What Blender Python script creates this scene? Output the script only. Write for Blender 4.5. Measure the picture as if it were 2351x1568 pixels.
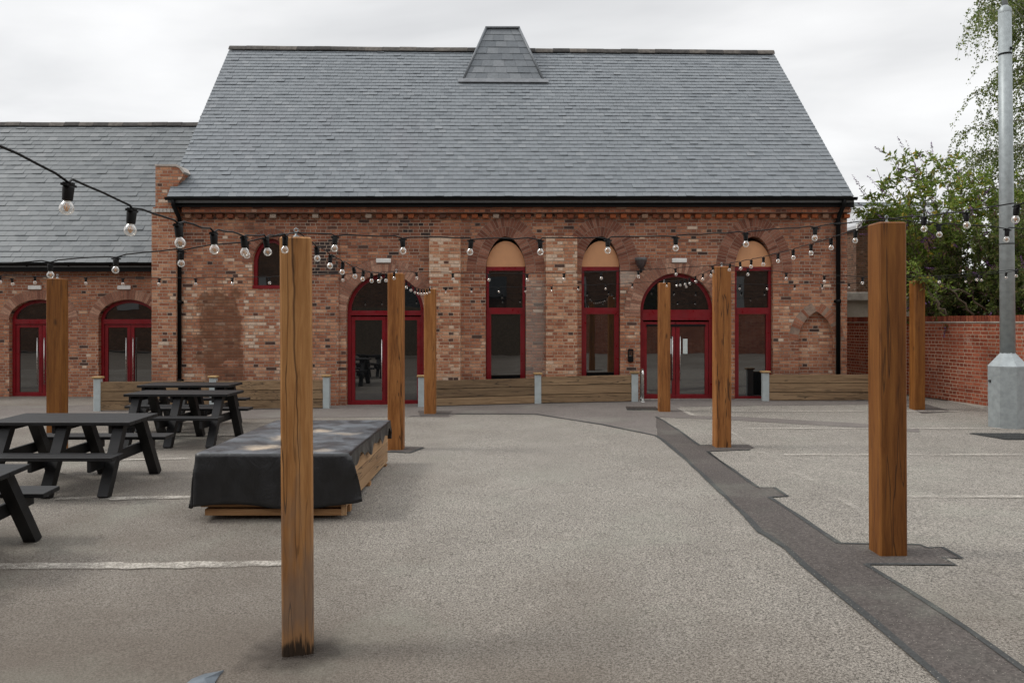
import bpy, bmesh, math, random
import numpy as np
from mathutils import Vector, Matrix
from mathutils.geometry import delaunay_2d_cdt
R = math.radians
random.seed(7); rng = np.random.default_rng(11)
SC = bpy.context.scene
COL = SC.collection
for o in list(bpy.data.objects): bpy.data.objects.remove(o)

# ------------------------------------------------------------------ camera
F, CX, HY, HC = 1828.0, 1180.0, 740.0, 1.75          # photo pixels on a 2351 x 1568 frame; eye height
W, H = 2351.0, 1568.0
cam = bpy.data.objects.new('camera', bpy.data.cameras.new('camera')); COL.objects.link(cam)
cam.location = (0, 0, HC); cam.rotation_euler = (R(90), 0, 0)
cam.data.sensor_width = 36; cam.data.lens = F/W*36
cam.data.shift_x = -(CX-W/2)/W; cam.data.shift_y = -(H/2-HY)/W
cam.data.clip_end = 2000; cam.data.clip_start = 0.05
SC.camera = cam
SC.render.engine = 'CYCLES'
SC.cycles.use_denoising = True
SC.cycles.max_bounces = 8; SC.cycles.transparent_max_bounces = 16
SC.view_settings.view_transform = 'Standard'; SC.view_settings.look = 'None'
SC.view_settings.exposure = 0.0; SC.view_settings.gamma = 1.0

# ------------------------------------------------------------------ node helper
class NB:
    def __init__(s, tree):
        s.t = tree; s.t.nodes.clear()
    def n(s, typ, props=None, **ins):
        nd = s.t.nodes.new('ShaderNode'+typ)
        for k, v in (props or {}).items(): setattr(nd, k, v)
        for k, v in ins.items():
            key = int(k[1:]) if k[0] == 'i' and k[1:].isdigit() else k.replace('_', ' ')
            s.set(nd.inputs[key], v)
        return nd
    def set(s, sock, v):
        if isinstance(v, bpy.types.NodeSocket): s.t.links.new(v, sock)
        elif isinstance(v, (tuple, list)) and sock.type == 'RGBA' and len(v) == 3: sock.default_value = (*v, 1)
        else: sock.default_value = v
    def m(s, op, a, b=None, c=None, clamp=False):
        nd = s.n('Math', {'operation': op, 'use_clamp': clamp})
        for i, v in enumerate((a, b, c)):
            if v is not None: s.set(nd.inputs[i], v)
        return nd.outputs[0]
    def mix(s, f, a, b, bt='MIX'):
        nd = s.n('Mix', {'data_type': 'RGBA', 'blend_type': bt})
        s.set(nd.inputs[0], f); s.set(nd.inputs[6], a); s.set(nd.inputs[7], b)
        return nd.outputs[2]
    def ramp(s, f, stops, interp='LINEAR'):
        nd = s.n('ValToRGB'); nd.color_ramp.interpolation = interp
        el = nd.color_ramp.elements
        while len(el) < len(stops): el.new(0.5)
        for e, (p, c) in zip(el, stops):
            e.position = p; e.color = (*c, 1) if isinstance(c, tuple) else (c, c, c, 1)
        s.set(nd.inputs[0], f)
        return nd.outputs[0]
    def noise(s, vec, scale, detail=4, rough=0.55, dist=0.0, col=False):
        nd = s.n('TexNoise', None, Scale=scale, Detail=detail, Roughness=rough, Distortion=dist)
        s.set(nd.inputs['Vector'], vec)
        return nd.outputs[1 if col else 0]
    def white(s, vec, col=False):
        nd = s.n('TexWhiteNoise', {'noise_dimensions': '3D'}); s.set(nd.inputs[0], vec)
        return nd.outputs[1 if col else 0]
    def xyz(s, v):
        nd = s.n('SeparateXYZ'); s.set(nd.inputs[0], v); return nd.outputs
    def vec(s, x, y, z):
        nd = s.n('CombineXYZ')
        for i, v in enumerate((x, y, z)): s.set(nd.inputs[i], v)
        return nd.outputs[0]
    def vmul(s, v, k):
        nd = s.n('VectorMath', {'operation': 'MULTIPLY'}); s.set(nd.inputs[0], v); nd.inputs[1].default_value = k
        return nd.outputs[0]
    def vadd(s, v, k):
        nd = s.n('VectorMath', {'operation': 'ADD'}); s.set(nd.inputs[0], v); s.set(nd.inputs[1], k)
        return nd.outputs[0]
    def obj(s): return s.n('TexCoord').outputs['Object']
    def mapr(s, v, a, b, c=0.0, d=1.0):
        nd = s.n('MapRange', {'interpolation_type': 'SMOOTHSTEP'}, i1=a, i2=b, i3=c, i4=d); s.set(nd.inputs[0], v)
        return nd.outputs[0]

# ------------------------------------------------------------------ world (overcast) + sun
SUN_EL, SUN_AZ = 46.0, 274.0           # azimuth clockwise from +Y
world = bpy.data.worlds.new('World'); SC.world = world; world.use_nodes = True
b = NB(world.node_tree)
sky = b.n('TexSky', {'sky_type': 'NISHITA', 'sun_disc': False, 'sun_elevation': R(SUN_EL), 'sun_rotation': R(SUN_AZ)})
d = b.n('TexCoord').outputs['Generated']
sx, sy, sz = b.xyz(d)
den = b.m('ADD', b.m('MAXIMUM', sz, 0.0), 0.22)
cl = b.vec(b.m('DIVIDE', sx, den), b.m('DIVIDE', sy, den), b.m('MULTIPLY', sz, 1.5))
n1 = b.noise(b.vmul(cl, (0.9, 1.5, 1.0)), 1.15, 5, 0.52, 0.35)
n2 = b.noise(b.vadd(cl, (3.1, 7.7, 0.0)), 0.7, 3, 0.5, 0.2)
cm = b.m('ADD', b.m('MULTIPLY', n1, 0.6), b.m('MULTIPLY', n2, 0.4))
cc = b.ramp(cm, [(0.38, (7.1, 7.15, 7.25)), (0.46, (8.3, 8.34, 8.4)), (0.54, (9.6, 9.6, 9.62)), (0.62, (10.5, 10.5, 10.5))])
zen = b.mapr(sz, 0.30, 1.0, 1.0, 1.85)
cc = b.mix(1.0, cc, b.vec(zen, zen, zen), 'MULTIPLY')
colw = b.mix(0.93, sky.outputs[0], cc)
bg = b.n('Background', None, Strength=0.1); b.set(bg.inputs[0], colw)
wo = b.n('OutputWorld'); b.set(wo.inputs[0], bg.outputs[0])
sl = bpy.data.lights.new('sun', 'SUN'); sl.energy = 1.6; sl.angle = R(14); sl.color = (1.0, 0.96, 0.9)
so = bpy.data.objects.new('sun', sl); COL.objects.link(so)
az, el = R(SUN_AZ), R(SUN_EL)
sd = Vector((math.sin(az)*math.cos(el), math.cos(az)*math.cos(el), math.sin(el)))
so.rotation_euler = sd.to_track_quat('Z', 'Y').to_euler()

# ------------------------------------------------------------------ geometry helpers
def smooth(a, c, t):
    t = min(1.0, max(0.0, (t-a)/(c-a))); return t*t*(3-2*t)
def interp(x, xs, ys): return float(np.interp(x, xs, ys))
def gz(x, y):                                        # the yard falls gently to the near left, rises to the far right
    far = interp(x, [-3, 0.5, 3.5], [-0.06, 0.02, 0.075]); mid = interp(x, [-3, 3], [-0.05, 0.0])
    t = smooth(15.2, 17.0, y)
    return mid*(1-t)+far*t-0.245*smooth(2.9, -1.5, x)*smooth(9.5, 4.5, y)
def at(vx, vy, Y): return Vector(((vx-CX)*Y/F, Y, HC+(HY-vy)*Y/F))
def G(vx, vy):
    Y = F*HC/(vy-HY)
    for _ in range(60):
        Y = 0.5*Y+0.5*F*(HC-gz((vx-CX)*Y/F, Y))/(vy-HY)
    return ((vx-CX)*Y/F, Y)

def tag(o, label=None, cat=None, group=None, kind=None):
    if label: o['label'] = label
    if cat: o['category'] = cat
    if group: o['group'] = group
    if kind: o['kind'] = kind
    return o
def empty(name, loc, label, cat, group=None, rz=0):
    o = bpy.data.objects.new(name, None); COL.objects.link(o); o.location = loc; o.rotation_euler.z = rz
    o.empty_display_size = 0.2
    return tag(o, label, cat, group)
def link(name, me, mat, parent=None, world=True):
    o = bpy.data.objects.new(name, me); COL.objects.link(o)
    for mm in (mat if isinstance(mat, (list, tuple)) else [mat]): me.materials.append(mm)
    if parent:
        o.parent = parent
        if world:
            p = parent; off = Vector((0, 0, 0))
            if not any(abs(c) > 1e-9 for c in parent.rotation_euler):
                while p: off += p.location; p = p.parent
                o.location = -off
    return o

class MB:
    def __init__(s): s.v = []; s.f = []; s.mi = []; s.sm = []
    def add(s, vs, fs, mi=0, sm=False):
        k = len(s.v); s.v += [tuple(v) for v in vs]
        for f in fs: s.f.append(tuple(i+k for i in f)); s.mi.append(mi); s.sm.append(sm)
        return s
    def box(s, x0, x1, y0, y1, z0, z1, M=None, mi=0, ch=0.0):
        if ch:
            vs = []; c = ch
            for z, q in ((z0, c), (z0+c, 0), (z1-c, 0), (z1, c)):
                a0, a1, b0, b1 = x0+q, x1-q, y0+q, y1-q
                vs += [(a0+c, b0, z), (a1-c, b0, z), (a1, b0+c, z), (a1, b1-c, z), (a1-c, b1, z), (a0+c, b1, z), (a0, b1-c, z), (a0, b0+c, z)]
            fs = [tuple(range(7, -1, -1)), tuple(range(24, 32))]
            for l in range(3):
                for i in range(8): fs.append((l*8+i, l*8+(i+1) % 8, l*8+8+(i+1) % 8, l*8+8+i))
        else:
            vs = [(x, y, z) for z in (z0, z1) for y in (y0, y1) for x in (x0, x1)]
            fs = [(0, 2, 3, 1), (4, 5, 7, 6), (0, 1, 5, 4), (2, 6, 7, 3), (0, 4, 6, 2), (1, 3, 7, 5)]
        if M is not None: vs = [M @ Vector(v) for v in vs]
        return s.add(vs, fs, mi)
    def bar(s, p, q, w, d, up=(0, 0, 1), mi=0):                     # rectangular bar from p to q
        p, q = Vector(p), Vector(q); z = (q-p); L = z.length; z.normalize()
        x = Vector(up).cross(z)
        if x.length < 1e-4: x = Vector((1, 0, 0))
        x.normalize(); y = z.cross(x)
        M = Matrix((x, y, z)).transposed().to_4x4(); M.translation = p
        return s.box(-w/2, w/2, -d/2, d/2, 0, L, M, mi)
    def tube(s, pts, r, n=8, mi=0, caps=True, sm=True):
        pts = [Vector(p) for p in pts]; m = len(pts)
        rs = r if isinstance(r, (list, tuple, np.ndarray)) else [r]*m
        vs = []; ref = None
        for i, p in enumerate(pts):
            t = (pts[min(i+1, m-1)]-pts[max(i-1, 0)])
            t.normalize()
            if ref is None: ref = Vector((0, 0, 1)) if abs(t.z) < 0.9 else Vector((1, 0, 0))
            x = ref-t*ref.dot(t); x.normalize(); y = t.cross(x); ref = x
            for j in range(n):
                a = 2*math.pi*j/n; vs.append(p+(x*math.cos(a)+y*math.sin(a))*rs[i])
        fs = [(i*n+j, i*n+(j+1) % n, (i+1)*n+(j+1) % n, (i+1)*n+j) for i in range(m-1) for j in range(n)]
        s.add(vs, fs, mi, sm)
        if caps:
            k = len(s.v)-len(vs)
            s.f += [tuple(k+j for j in range(n-1, -1, -1)), tuple(k+(m-1)*n+j for j in range(n))]
            s.mi += [mi, mi]; s.sm += [False, False]
        return s
    def lathe(s, prof, n=14, c=(0, 0, 0), mi=0, sm=True):           # prof: (r, z)
        vs = [(c[0]+r*math.cos(2*math.pi*j/n), c[1]+r*math.sin(2*math.pi*j/n), c[2]+z) for r, z in prof for j in range(n)]
        fs = [(i*n+j, i*n+(j+1) % n, (i+1)*n+(j+1) % n, (i+1)*n+j) for i in range(len(prof)-1) for j in range(n)]
        return s.add(vs, fs, mi, sm)
    def mesh(s, name):
        me = bpy.data.meshes.new(name); me.from_pydata(s.v, [], s.f)
        me.polygons.foreach_set('material_index', s.mi); me.polygons.foreach_set('use_smooth', s.sm)
        me.update(); return me
    def build(s, name, mat, parent=None, world=True): return link(name, s.mesh(name), mat, parent, world)

def plate(outer, holes, y0, y1):
    """slab in the xz plane with real openings, front at y0, back at y1 -> MB"""
    pts = []; edges = []
    for lp in [outer]+list(holes):
        k = len(pts); pts += [Vector(p) for p in lp]
        edges += [(k+i, k+(i+1) % len(lp)) for i in range(len(lp))]
    vo, eo, fo, *_ = delaunay_2d_cdt(pts, edges, [], 1, 1e-5)
    def inside(p, lp):
        c = False; n = len(lp)
        for i in range(n):
            (x1, z1), (x2, z2) = lp[i], lp[(i+1) % n]
            if (z1 > p[1]) != (z2 > p[1]) and p[0] < (x2-x1)*(p[1]-z1)/(z2-z1)+x1: c = not c
        return c
    mb = MB(); n = len(vo); fs = []
    for f in fo:
        c = sum((vo[i] for i in f), Vector((0, 0)))/len(f)
        if any(inside(c, h) for h in holes): continue
        a = vo[f[0]]; e1 = vo[f[1]]-a; e2 = vo[f[2]]-a
        if e1.x*e2.y-e1.y*e2.x < 0: f = f[::-1]
        fs.append(tuple(f)); fs.append(tuple(i+n for i in reversed(f)))
    cnt = {}
    for f in fs[::2]:
        for i in range(len(f)):
            e = (f[i], f[(i+1) % len(f)]); cnt[e] = 1
    for (a, c) in list(cnt):
        if (c, a) not in cnt: fs.append((c, a, a+n, c+n))
    mb.add([(p.x, y0, p.y) for p in vo]+[(p.x, y1, p.y) for p in vo], fs)
    return mb

def prism_y(poly, y0, y1, mb=None):
    mb = mb or MB(); n = len(poly)
    mb.add([(x, y0, z) for x, z in poly]+[(x, y1, z) for x, z in poly],
           [tuple(range(n)), tuple(range(2*n-1, n-1, -1))]+[(i, i+n, (i+1) % n+n, (i+1) % n) for i in range(n)])
    return mb

# ------------------------------------------------------------------ materials
def new_mat(name):
    m = bpy.data.materials.new(name); m.use_nodes = True
    return m, NB(m.node_tree)
def finish(b, color, rough=0.7, bump=None, bdist=0.005, bstr=1.0, spec=0.5, metal=0.0, **kw):
    p = b.n('BsdfPrincipled'); b.set(p.inputs['Base Color'], color); b.set(p.inputs['Roughness'], rough)
    b.set(p.inputs['Metallic'], metal); b.set(p.inputs['Specular IOR Level'], spec)
    for k, v in kw.items(): b.set(p.inputs[k.replace('_', ' ')], v)
    if bump is not None:
        bn = b.n('Bump', None, Strength=bstr, Distance=bdist); b.set(bn.inputs['Height'], bump)
        b.set(p.inputs['Normal'], bn.outputs[0])
    o = b.n('OutputMaterial'); b.set(o.inputs[0], p.outputs[0])
    return p

def plain(name, c, rough=0.6, var=0.15, scale=6.0, metal=0.0, spec=0.5, bump=0.0):
    m, b = new_mat(name); o = b.obj()
    n = b.noise(o, scale, 5, 0.6); k = b.mapr(n, 0.3, 0.7, 1-var, 1+var)
    col = b.mix(1.0, c, b.vec(k, k, k), 'MULTIPLY')
    r = b.m('ADD', b.m('MULTIPLY', n, 0.2), rough-0.1)
    finish(b, col, r, n if bump else None, bump or 0.001, metal=metal, spec=spec); return m

OLD = [(0.0, (.035, .028, .028)), (.10, (.09, .05, .04)), (.22, (.20, .078, .048)), (.45, (.315, .122, .070)),
       (.64, (.41, .175, .098)), (.80, (.52, .258, .150)), (.92, (.60, .365, .235)), (1.0, (.68, .52, .40))]
def brick(name, stops=OLD, cw=.225, ch=.070, mw=.013, mortar=(.36, .275, .215), spread=.50, base=.29, zones=(), stains=(),
          rough=.9, patch=1.0, dirt=.30, radial=False):
    m, b = new_mat(name); o = b.obj()
    wob = b.noise(o, 1.3, 2, .5, col=True)
    o2 = b.vadd(o, b.vmul(b.vadd(wob, (-.5, -.5, -.5)), (.02, .02, .016)))
    x, y, z = b.xyz(o2)
    nx = b.xyz(b.n('TexCoord').outputs['Normal'])[0]
    side = b.m('GREATER_THAN', b.m('ABSOLUTE', nx), .7)
    u = b.m('ADD', b.m('MULTIPLY', x, b.m('SUBTRACT', 1.0, side)), b.m('MULTIPLY', y, side))
    row = b.m('FLOOR', b.m('DIVIDE', z, ch))
    head = b.m('LESS_THAN', b.m('ABSOLUTE', b.m('SUBTRACT', b.m('MODULO', b.m('ABSOLUTE', row), 2.0), 1.0)), .5)   # English bond: every second course headers
    cwv = b.m('SUBTRACT', cw, b.m('MULTIPLY', head, cw*.5))
    jit = b.white(b.vec(row, 3.3, 1.7))
    off = b.m('ADD', b.m('MULTIPLY', b.m('MODULO', b.m('ABSOLUTE', row), 2.0), .5), b.m('MULTIPLY', jit, .22))
    bu = b.m('ADD', b.m('DIVIDE', u, cwv), off)
    colm = b.m('FLOOR', bu); fu = b.m('FRACT', bu); fv = b.m('FRACT', b.m('DIVIDE', z, ch))
    fine = b.noise(o, 42, 3, .6)
    mt = b.m('ADD', mw, b.m('MULTIPLY', b.m('SUBTRACT', fine, .5), .012))
    du = b.m('MULTIPLY', b.m('MINIMUM', fu, b.m('SUBTRACT', 1.0, fu)), b.m('MULTIPLY', cwv, 2.0))
    dv = b.m('MULTIPLY', b.m('MINIMUM', fv, b.m('SUBTRACT', 1.0, fv)), ch*2)
    dist = b.m('MINIMUM', du, dv)
    mask = b.mapr(b.m('SUBTRACT', dist, mt), -.004, .004)            # 1 = brick face
    idv = b.vec(colm, row, side)
    r1 = b.white(idv); r2 = b.white(b.vadd(idv, (17.3, 5.1, 2.2)))
    big = b.noise(o, .55, 4, .6, .4); mid = b.noise(b.vadd(o, (9.0, 3.0, 4.0)), 2.1, 4, .6)
    p = b.m('ADD', b.m('MULTIPLY', b.m('POWER', r1, 1.0), spread), base)
    p = b.m('ADD', p, b.m('MULTIPLY', b.m('SUBTRACT', big, .5), patch))
    p = b.m('ADD', p, b.m('MULTIPLY', b.m('SUBTRACT', mid, .5), patch*.55))
    ox, oy, oz = b.xyz(o)
    ed = b.m('MULTIPLY', b.m('SUBTRACT', b.noise(b.vadd(o, (2.0, 5.0, 8.0)), 2.4, 5, .65), .5), 1.1)
    def boxmask(x0, x1, z0, z1, s):
        a = b.m('MINIMUM', b.m('SUBTRACT', ox, x0), b.m('SUBTRACT', x1, ox))
        c = b.m('MINIMUM', b.m('SUBTRACT', oz, z0), b.m('SUBTRACT', z1, oz))
        return b.mapr(b.m('ADD', b.m('MINIMUM', a, c), b.m('MULTIPLY', ed, s)), -.04, .06)
    for (x0, x1, z0, z1, shift, s) in zones:
        p = b.m('ADD', p, b.m('MULTIPLY', boxmask(x0, x1, z0, z1, s), shift))
    p = b.m('MAXIMUM', b.m('MINIMUM', p, .985), .01)
    # a few burnt, near-black bricks and a few pale ones
    burnt = b.m('GREATER_THAN', r2, .968)
    p = b.m('MULTIPLY', p, b.m('SUBTRACT', 1.0, b.m('MULTIPLY', burnt, .85)))
    pale = b.m('LESS_THAN', r2, .03)
    p = b.m('ADD', p, b.m('MULTIPLY', pale, .3), clamp=True)
    face = b.ramp(p, stops)
    g = b.mapr(fine, .25, .75, .8, 1.2); face = b.mix(1.0, face, b.vec(g, g, g), 'MULTIPLY')
    mo = b.mapr(b.noise(b.vadd(o, (1.0, 2.0, 3.0)), 1.1, 4, .6), .3, .7, .62, 1.3)
    mcol = b.mix(1.0, mortar, b.vec(mo, mo, mo), 'MULTIPLY')
    col = b.mix(mask, mcol, face)
    # soot and lime bloom: blotches with their own shapes
    so_ = b.mapr(b.noise(b.vmul(b.vadd(o, (4.0, 1.0, 6.0)), (1.0, 1.0, .6)), 1.6, 6, .65), .52, .72, 0.0, dirt)
    col = b.mix(so_, col, (.105, .075, .06))
    li = b.mapr(b.noise(b.vadd(o, (14.0, 11.0, 1.0)), 2.7, 6, .7), .60, .74, 0.0, .5)
    col = b.mix(b.m('MULTIPLY', li, b.mapr(fine, .4, .6, .3, 1.0)), col, (.50, .43, .36))
    for (x0, x1, z0, z1, s, c, a) in stains:
        k = boxmask(x0, x1, z0, z1, s)
        k = b.m('MULTIPLY', k, b.mapr(b.noise(b.vadd(o, (x0, 6.0, z0)), 5.0, 5, .7), .30, .55, a*.55, a))
        col = b.mix(k, col, c)
    h = b.m('ADD', b.m('MULTIPLY', mask, .7), b.m('MULTIPLY', fine, .5))
    h = b.m('ADD', h, b.m('MULTIPLY', r2, .25))
    finish(b, col, rough, h, .012, .9, spec=.25)
    return m

def isl(name, stops, rough=.6, scale=25.0, var=.2, bump=.002, spec=.4, blot=None):
    m, b = new_mat(name); o = b.obj()
    r = b.n('NewGeometry').outputs['Random Per Island'] if name != 'dentil_brick' else b.n('ObjectInfo').outputs['Random']
    n = b.noise(o, scale, 5, .6); k = b.mapr(n, .3, .7, 1-var, 1+var)
    col = b.mix(1.0, b.ramp(r, stops), b.vec(k, k, k), 'MULTIPLY')
    if blot:
        q = b.mapr(b.noise(b.vmul(o, blot[3]), blot[0], 5, .6), blot[1], blot[2], 0, blot[5])
        col = b.mix(q, col, blot[4])
    finish(b, col, b.m('ADD', rough-.08, b.m('MULTIPLY', n, .16)), n, bump, spec=spec); return m

def wood(name, light, mid_, dark, grey=None, planks=False, rot=False, along='z', knots=1.0):
    m, b = new_mat(name); o = b.obj()
    rnd = b.n('ObjectInfo').outputs['Random']
    isr = b.n('NewGeometry').outputs['Random Per Island']
    seed = b.m('MULTIPLY', b.m('FRACT', b.m('ADD', isr, rnd)) if planks else rnd, 37.0)
    o1 = b.vadd(o, b.vec(seed, b.m('MULTIPLY', seed, 1.7), b.m('MULTIPLY', seed, .6)))
    sc = {'z': (1, 1, .055), 'x': (.055, 1, 1), 'y': (1, .055, 1)}[along]
    st = b.vmul(o1, sc)
    warp = b.vmul(b.vadd(b.noise(b.vmul(o1, tuple(.35 if s == .055 else 1.0 for s in sc)), 2.2, 3, .6, col=True), (-.5, -.5, -.5)), (.11, .11, .05))
    sw = b.vadd(st, warp)
    g1 = b.noise(sw, 26, 4, .6); g2 = b.noise(sw, 95, 3, .6); g3 = b.noise(st, 7, 3, .5)
    t = b.m('ADD', b.m('ADD', b.m('MULTIPLY', g1, .5), b.m('MULTIPLY', g2, .25)), b.m('MULTIPLY', g3, .35))
    col = b.ramp(t, [(.36, dark), (.5, mid_), (.66, light)])
    # knots
    vo = b.n('TexVoronoi', {'feature': 'F1'}, Scale=2.1 if not planks else 2.6, Randomness=1.0)
    ks = {'z': (1.9, 1.9, .75), 'x': (.75, 1.9, 1.9), 'y': (1.9, .75, 1.9)}[along]
    b.set(vo.inputs['Vector'], b.vmul(o1, ks))
    kn = b.mapr(b.m('ADD', vo.outputs[0], b.m('MULTIPLY', g2, .05)), .05, .15, .75*knots, 0.0)
    col = b.mix(kn, col, tuple(c*.42 for c in dark))
    # drying cracks
    cr = b.noise(b.vadd(st, (5.0, 9.0, 2.0)), 14, 2, .5)
    ck = b.mapr(b.m('ABSOLUTE', b.m('SUBTRACT', cr, .5)), .004, .016, .75, 0.0)
    ck = b.m('MULTIPLY', ck, b.mapr(b.noise(b.vmul(o1, sc), 2.0, 2), .46, .56))
    col = b.mix(ck, col, tuple(c*.22 for c in dark))
    if planks:
        k = b.mapr(b.m('FRACT', b.m('ADD', isr, rnd)), 0, 1, .78, 1.2); col = b.mix(1.0, col, b.vec(k, k, k), 'MULTIPLY')
    x, y, z = b.xyz(o)
    if grey:
        gm = b.noise(b.vmul(o1, (3.0, 3.0, .8)), 1.4, 4, .6)
        if rot: gm = b.m('ADD', gm, b.mapr(z, .15, 1.6, .16, -.2))
        col = b.mix(b.mapr(gm, .46, .66, 0.0, .62), col, grey)
    if rot:
        line = b.m('ADD', b.m('MULTIPLY', b.m('SUBTRACT', 2.6, z), .026), b.m('MULTIPLY', b.m('SUBTRACT', b.noise(b.vec(3.0, 1.0, z), 2.2, 3, .6), .5), .05))
        wdt = b.mapr(z, .8, 2.2, .0006, .010)
        sp = b.m('ABSOLUTE', b.m('SUBTRACT', b.m('ADD', x, .022), line)); sp = b.m('SUBTRACT', 1.0, b.m('DIVIDE', sp, wdt), clamp=True)
        col = b.mix(b.m('MULTIPLY', sp, .85), col, (.035, .012, .004)); ck = b.m('MAXIMUM', ck, sp)
        e = b.m('ADD', z, b.m('MULTIPLY', b.m('SUBTRACT', b.noise(b.vmul(o1, (1, 1, .12)), 34, 3, .6), .5), -.34))
        col = b.mix(b.mapr(e, .12, .24, .45, 0.0), col, (.36, .17, .05))
        col = b.mix(b.mapr(e, .05, .12, .93, 0.0), col, (.010, .008, .006))
    h = b.m('SUBTRACT', b.m('MULTIPLY', g1, .6), b.m('MULTIPLY', ck, 1.2))
    finish(b, col, b.mapr(g1, .3, .7, .5, .68), h, .004, .8, spec=.35)
    return m

def paint(name, c, rough=.35):
    m, b = new_mat(name); o = b.obj()
    n = b.noise(o, 3.5, 5, .6); k = b.mapr(n, .3, .7, .88, 1.1)
    col = b.mix(1.0, c, b.vec(k, k, k), 'MULTIPLY')
    finish(b, col, b.mapr(b.noise(o, 9, 4), .3, .7, rough-.06, rough+.1), b.noise(o, 60, 2), .0006, spec=.5); return m

M = {}
def fx(vx, Y=17.4): return (vx-CX)*Y/F
def fz(vy, Y=17.4): return HC+(HY-vy)*Y/F
M['brick'] = brick('weathered_brick', zones=[
        (fx(418), fx(640), fz(665), fz(505), .02, .25),
        (fx(560), fx(800), fz(900), fz(668), .17, .25),
        (fx(418), fx(520), fz(905), fz(845), .20, .3),
        (fx(418), fx(1940), fz(560), fz(498), -.07, .5),
        (fx(420), fx(475), fz(770), fz(660), .14, .2),
        (fx(985), fx(1060), fz(900), fz(545), .14, .1),
        (fx(1250), fx(1330), fz(900), fz(545), .14, .1),
        (fx(1058), fx(1118), fz(900), fz(545), -.06, .1),
        (fx(560), fx(990), fz(545), fz(500), -.10, .25),
        (fx(1330), fx(1940), fz(560), fz(500), -.05, .3),
        (fx(718), fx(779), fz(632), fz(552), -.50, .06)],
    stains=[(fx(455), fx(555), fz(835), fz(668), .85, (.15, .066, .036), .78),
            (fx(470), fx(560), fz(905), fz(835), .55, (.16, .07, .04), .7),
            (fx(1205), fx(1252), fz(860), fz(640), .25, (.36, .32, .28), .45),
            (fx(1420), fx(1470), fz(660), fz(612), .2, (.52, .45, .38), .6)])
M['brick_new'] = brick('repaired_brick', base=.44, spread=.56, mortar=(.48, .35, .25), dirt=.2, patch=.45,
    zones=[(fx(960), fx(1340), fz(650), fz(540), .10, .2)])
M['brick_pier'] = brick('pier_brick', base=.42, spread=.42, mortar=(.44, .34, .26), dirt=.22, patch=.5)
M['brick_band'] = brick('cornice_brick', stops=[(0, (.10, .045, .035)), (.3, (.28, .095, .055)), (.7, (.42, .155, .08)), (1, (.55, .34, .24))], mortar=(.28, .18, .14), patch=.7)
M['brick_wing'] = brick('wing_brick', base=.36, spread=.42, mortar=(.42, .33, .26), dirt=.25, patch=.5)
M['brick_red'] = brick('garden_wall_brick', stops=[(0, (.17, .040, .022)), (.4, (.26, .065, .034)), (.7, (.33, .092, .048)), (1, (.40, .14, .08))],
    mortar=(.46, .36, .27), spread=.6, base=.2, patch=.3, dirt=.15, mw=.013, ch=.075)
M['brick_dark'] = brick('dark_brick', stops=[(0, (.05, .03, .02)), (.5, (.11, .055, .032)), (1, (.2, .1, .06))], mortar=(.15, .11, .08), patch=.4)
M['voussoir'] = isl('arch_brick', [(0, (.15, .058, .04)), (.3, (.21, .083, .054)), (.7, (.27, .115, .075)), (1, (.33, .16, .11))], .9, 40, .22, .004, .25)
M['voussoir_pale'] = isl('pale_arch_brick', [(0, (.22, .10, .07)), (.3, (.30, .145, .098)), (.7, (.37, .19, .13)), (1, (.46, .27, .19))], .9, 40, .22, .004, .25)
M['voussoir_niche'] = isl('niche_arch_brick', [(0, (.23, .09, .055)), (.5, (.32, .13, .078)), (1, (.40, .18, .11))], .9, 40, .22, .004, .25)
M['mortar'] = plain('lime_mortar', (.29, .205, .155), .95, .25, 9)
M['dentil'] = isl('dentil_brick', [(0, (.10, .05, .035)), (.35, (.22, .07, .035)), (.7, (.36, .10, .035)), (.9, (.3, .18, .12)), (1, (.40, .33, .27))], .9, 30, .25, .003, .25)
M['slate'] = isl('roof_slate', [(0, (.135, .152, .168)), (.08, (.160, .178, .194)), (.5, (.172, .191, .208)), (.92, (.184, .203, .220)), (1, (.212, .230, .245))], .55, 14, .06, .002, .4,
    blot=(.35, .55, .8, (1, .4, .4), (.19, .188, .21), .5))
M['slate_wing'] = isl('wing_slate', [(0, (.10, .113, .122)), (.1, (.123, .137, .146)), (.5, (.138, .152, .160)), (.9, (.152, .166, .174)), (1, (.178, .19, .198))], .55, 14, .06, .002, .4)
M['slate_dark'] = isl('vent_slate', [(0, (.10, .115, .13)), (.5, (.135, .15, .165)), (1, (.18, .195, .21))], .5, 14, .12, .002, .5)
M['ridge'] = isl('ridge_tile', [(0, (.035, .032, .03)), (.5, (.065, .06, .055)), (1, (.13, .115, .10))], .85, 9, .35, .004)
M['lead'] = plain('lead_flashing', (.165, .175, .188), .5, .2, 7)
M['black'] = plain('black_paint', (.003, .003, .0034), .6, .1, 6, spec=.22)
M['red'] = paint('dark_red_paint', (.19, .004, .0095), .33)
M['tan'] = plain('tan_panel', (.60, .30, .145), .6, .06, 3)
M['white'] = plain('white_plastic', (.78, .77, .74), .4, .06, 8)
M['paper'] = plain('paper', (.62, .68, .66), .7, .08, 9)
M['steel'] = plain('stainless_steel', (.62, .62, .6), .25, .1, 20, metal=1.0)
M['galv'] = plain('galvanised_steel', (.34, .375, .385), .5, .13, 11, metal=.35, bump=.0006)
M['post_grey'] = plain('grey_painted_steel', (.42, .47, .475), .5, .08, 7)
M['concrete'] = plain('concrete', (.36, .33, .29), .9, .22, 5, bump=.003)
M['stone'] = plain('pale_stone', (.50, .46, .42), .9, .15, 6)
M['wood'] = wood('oak_post_wood', (.375, .158, .044), (.25, .092, .0215), (.12, .039, .0085))
M['wood_dark'] = wood('dark_oak_post_wood', (.25, .098, .019), (.165, .057, .0095), (.075, .024, .004))
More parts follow.
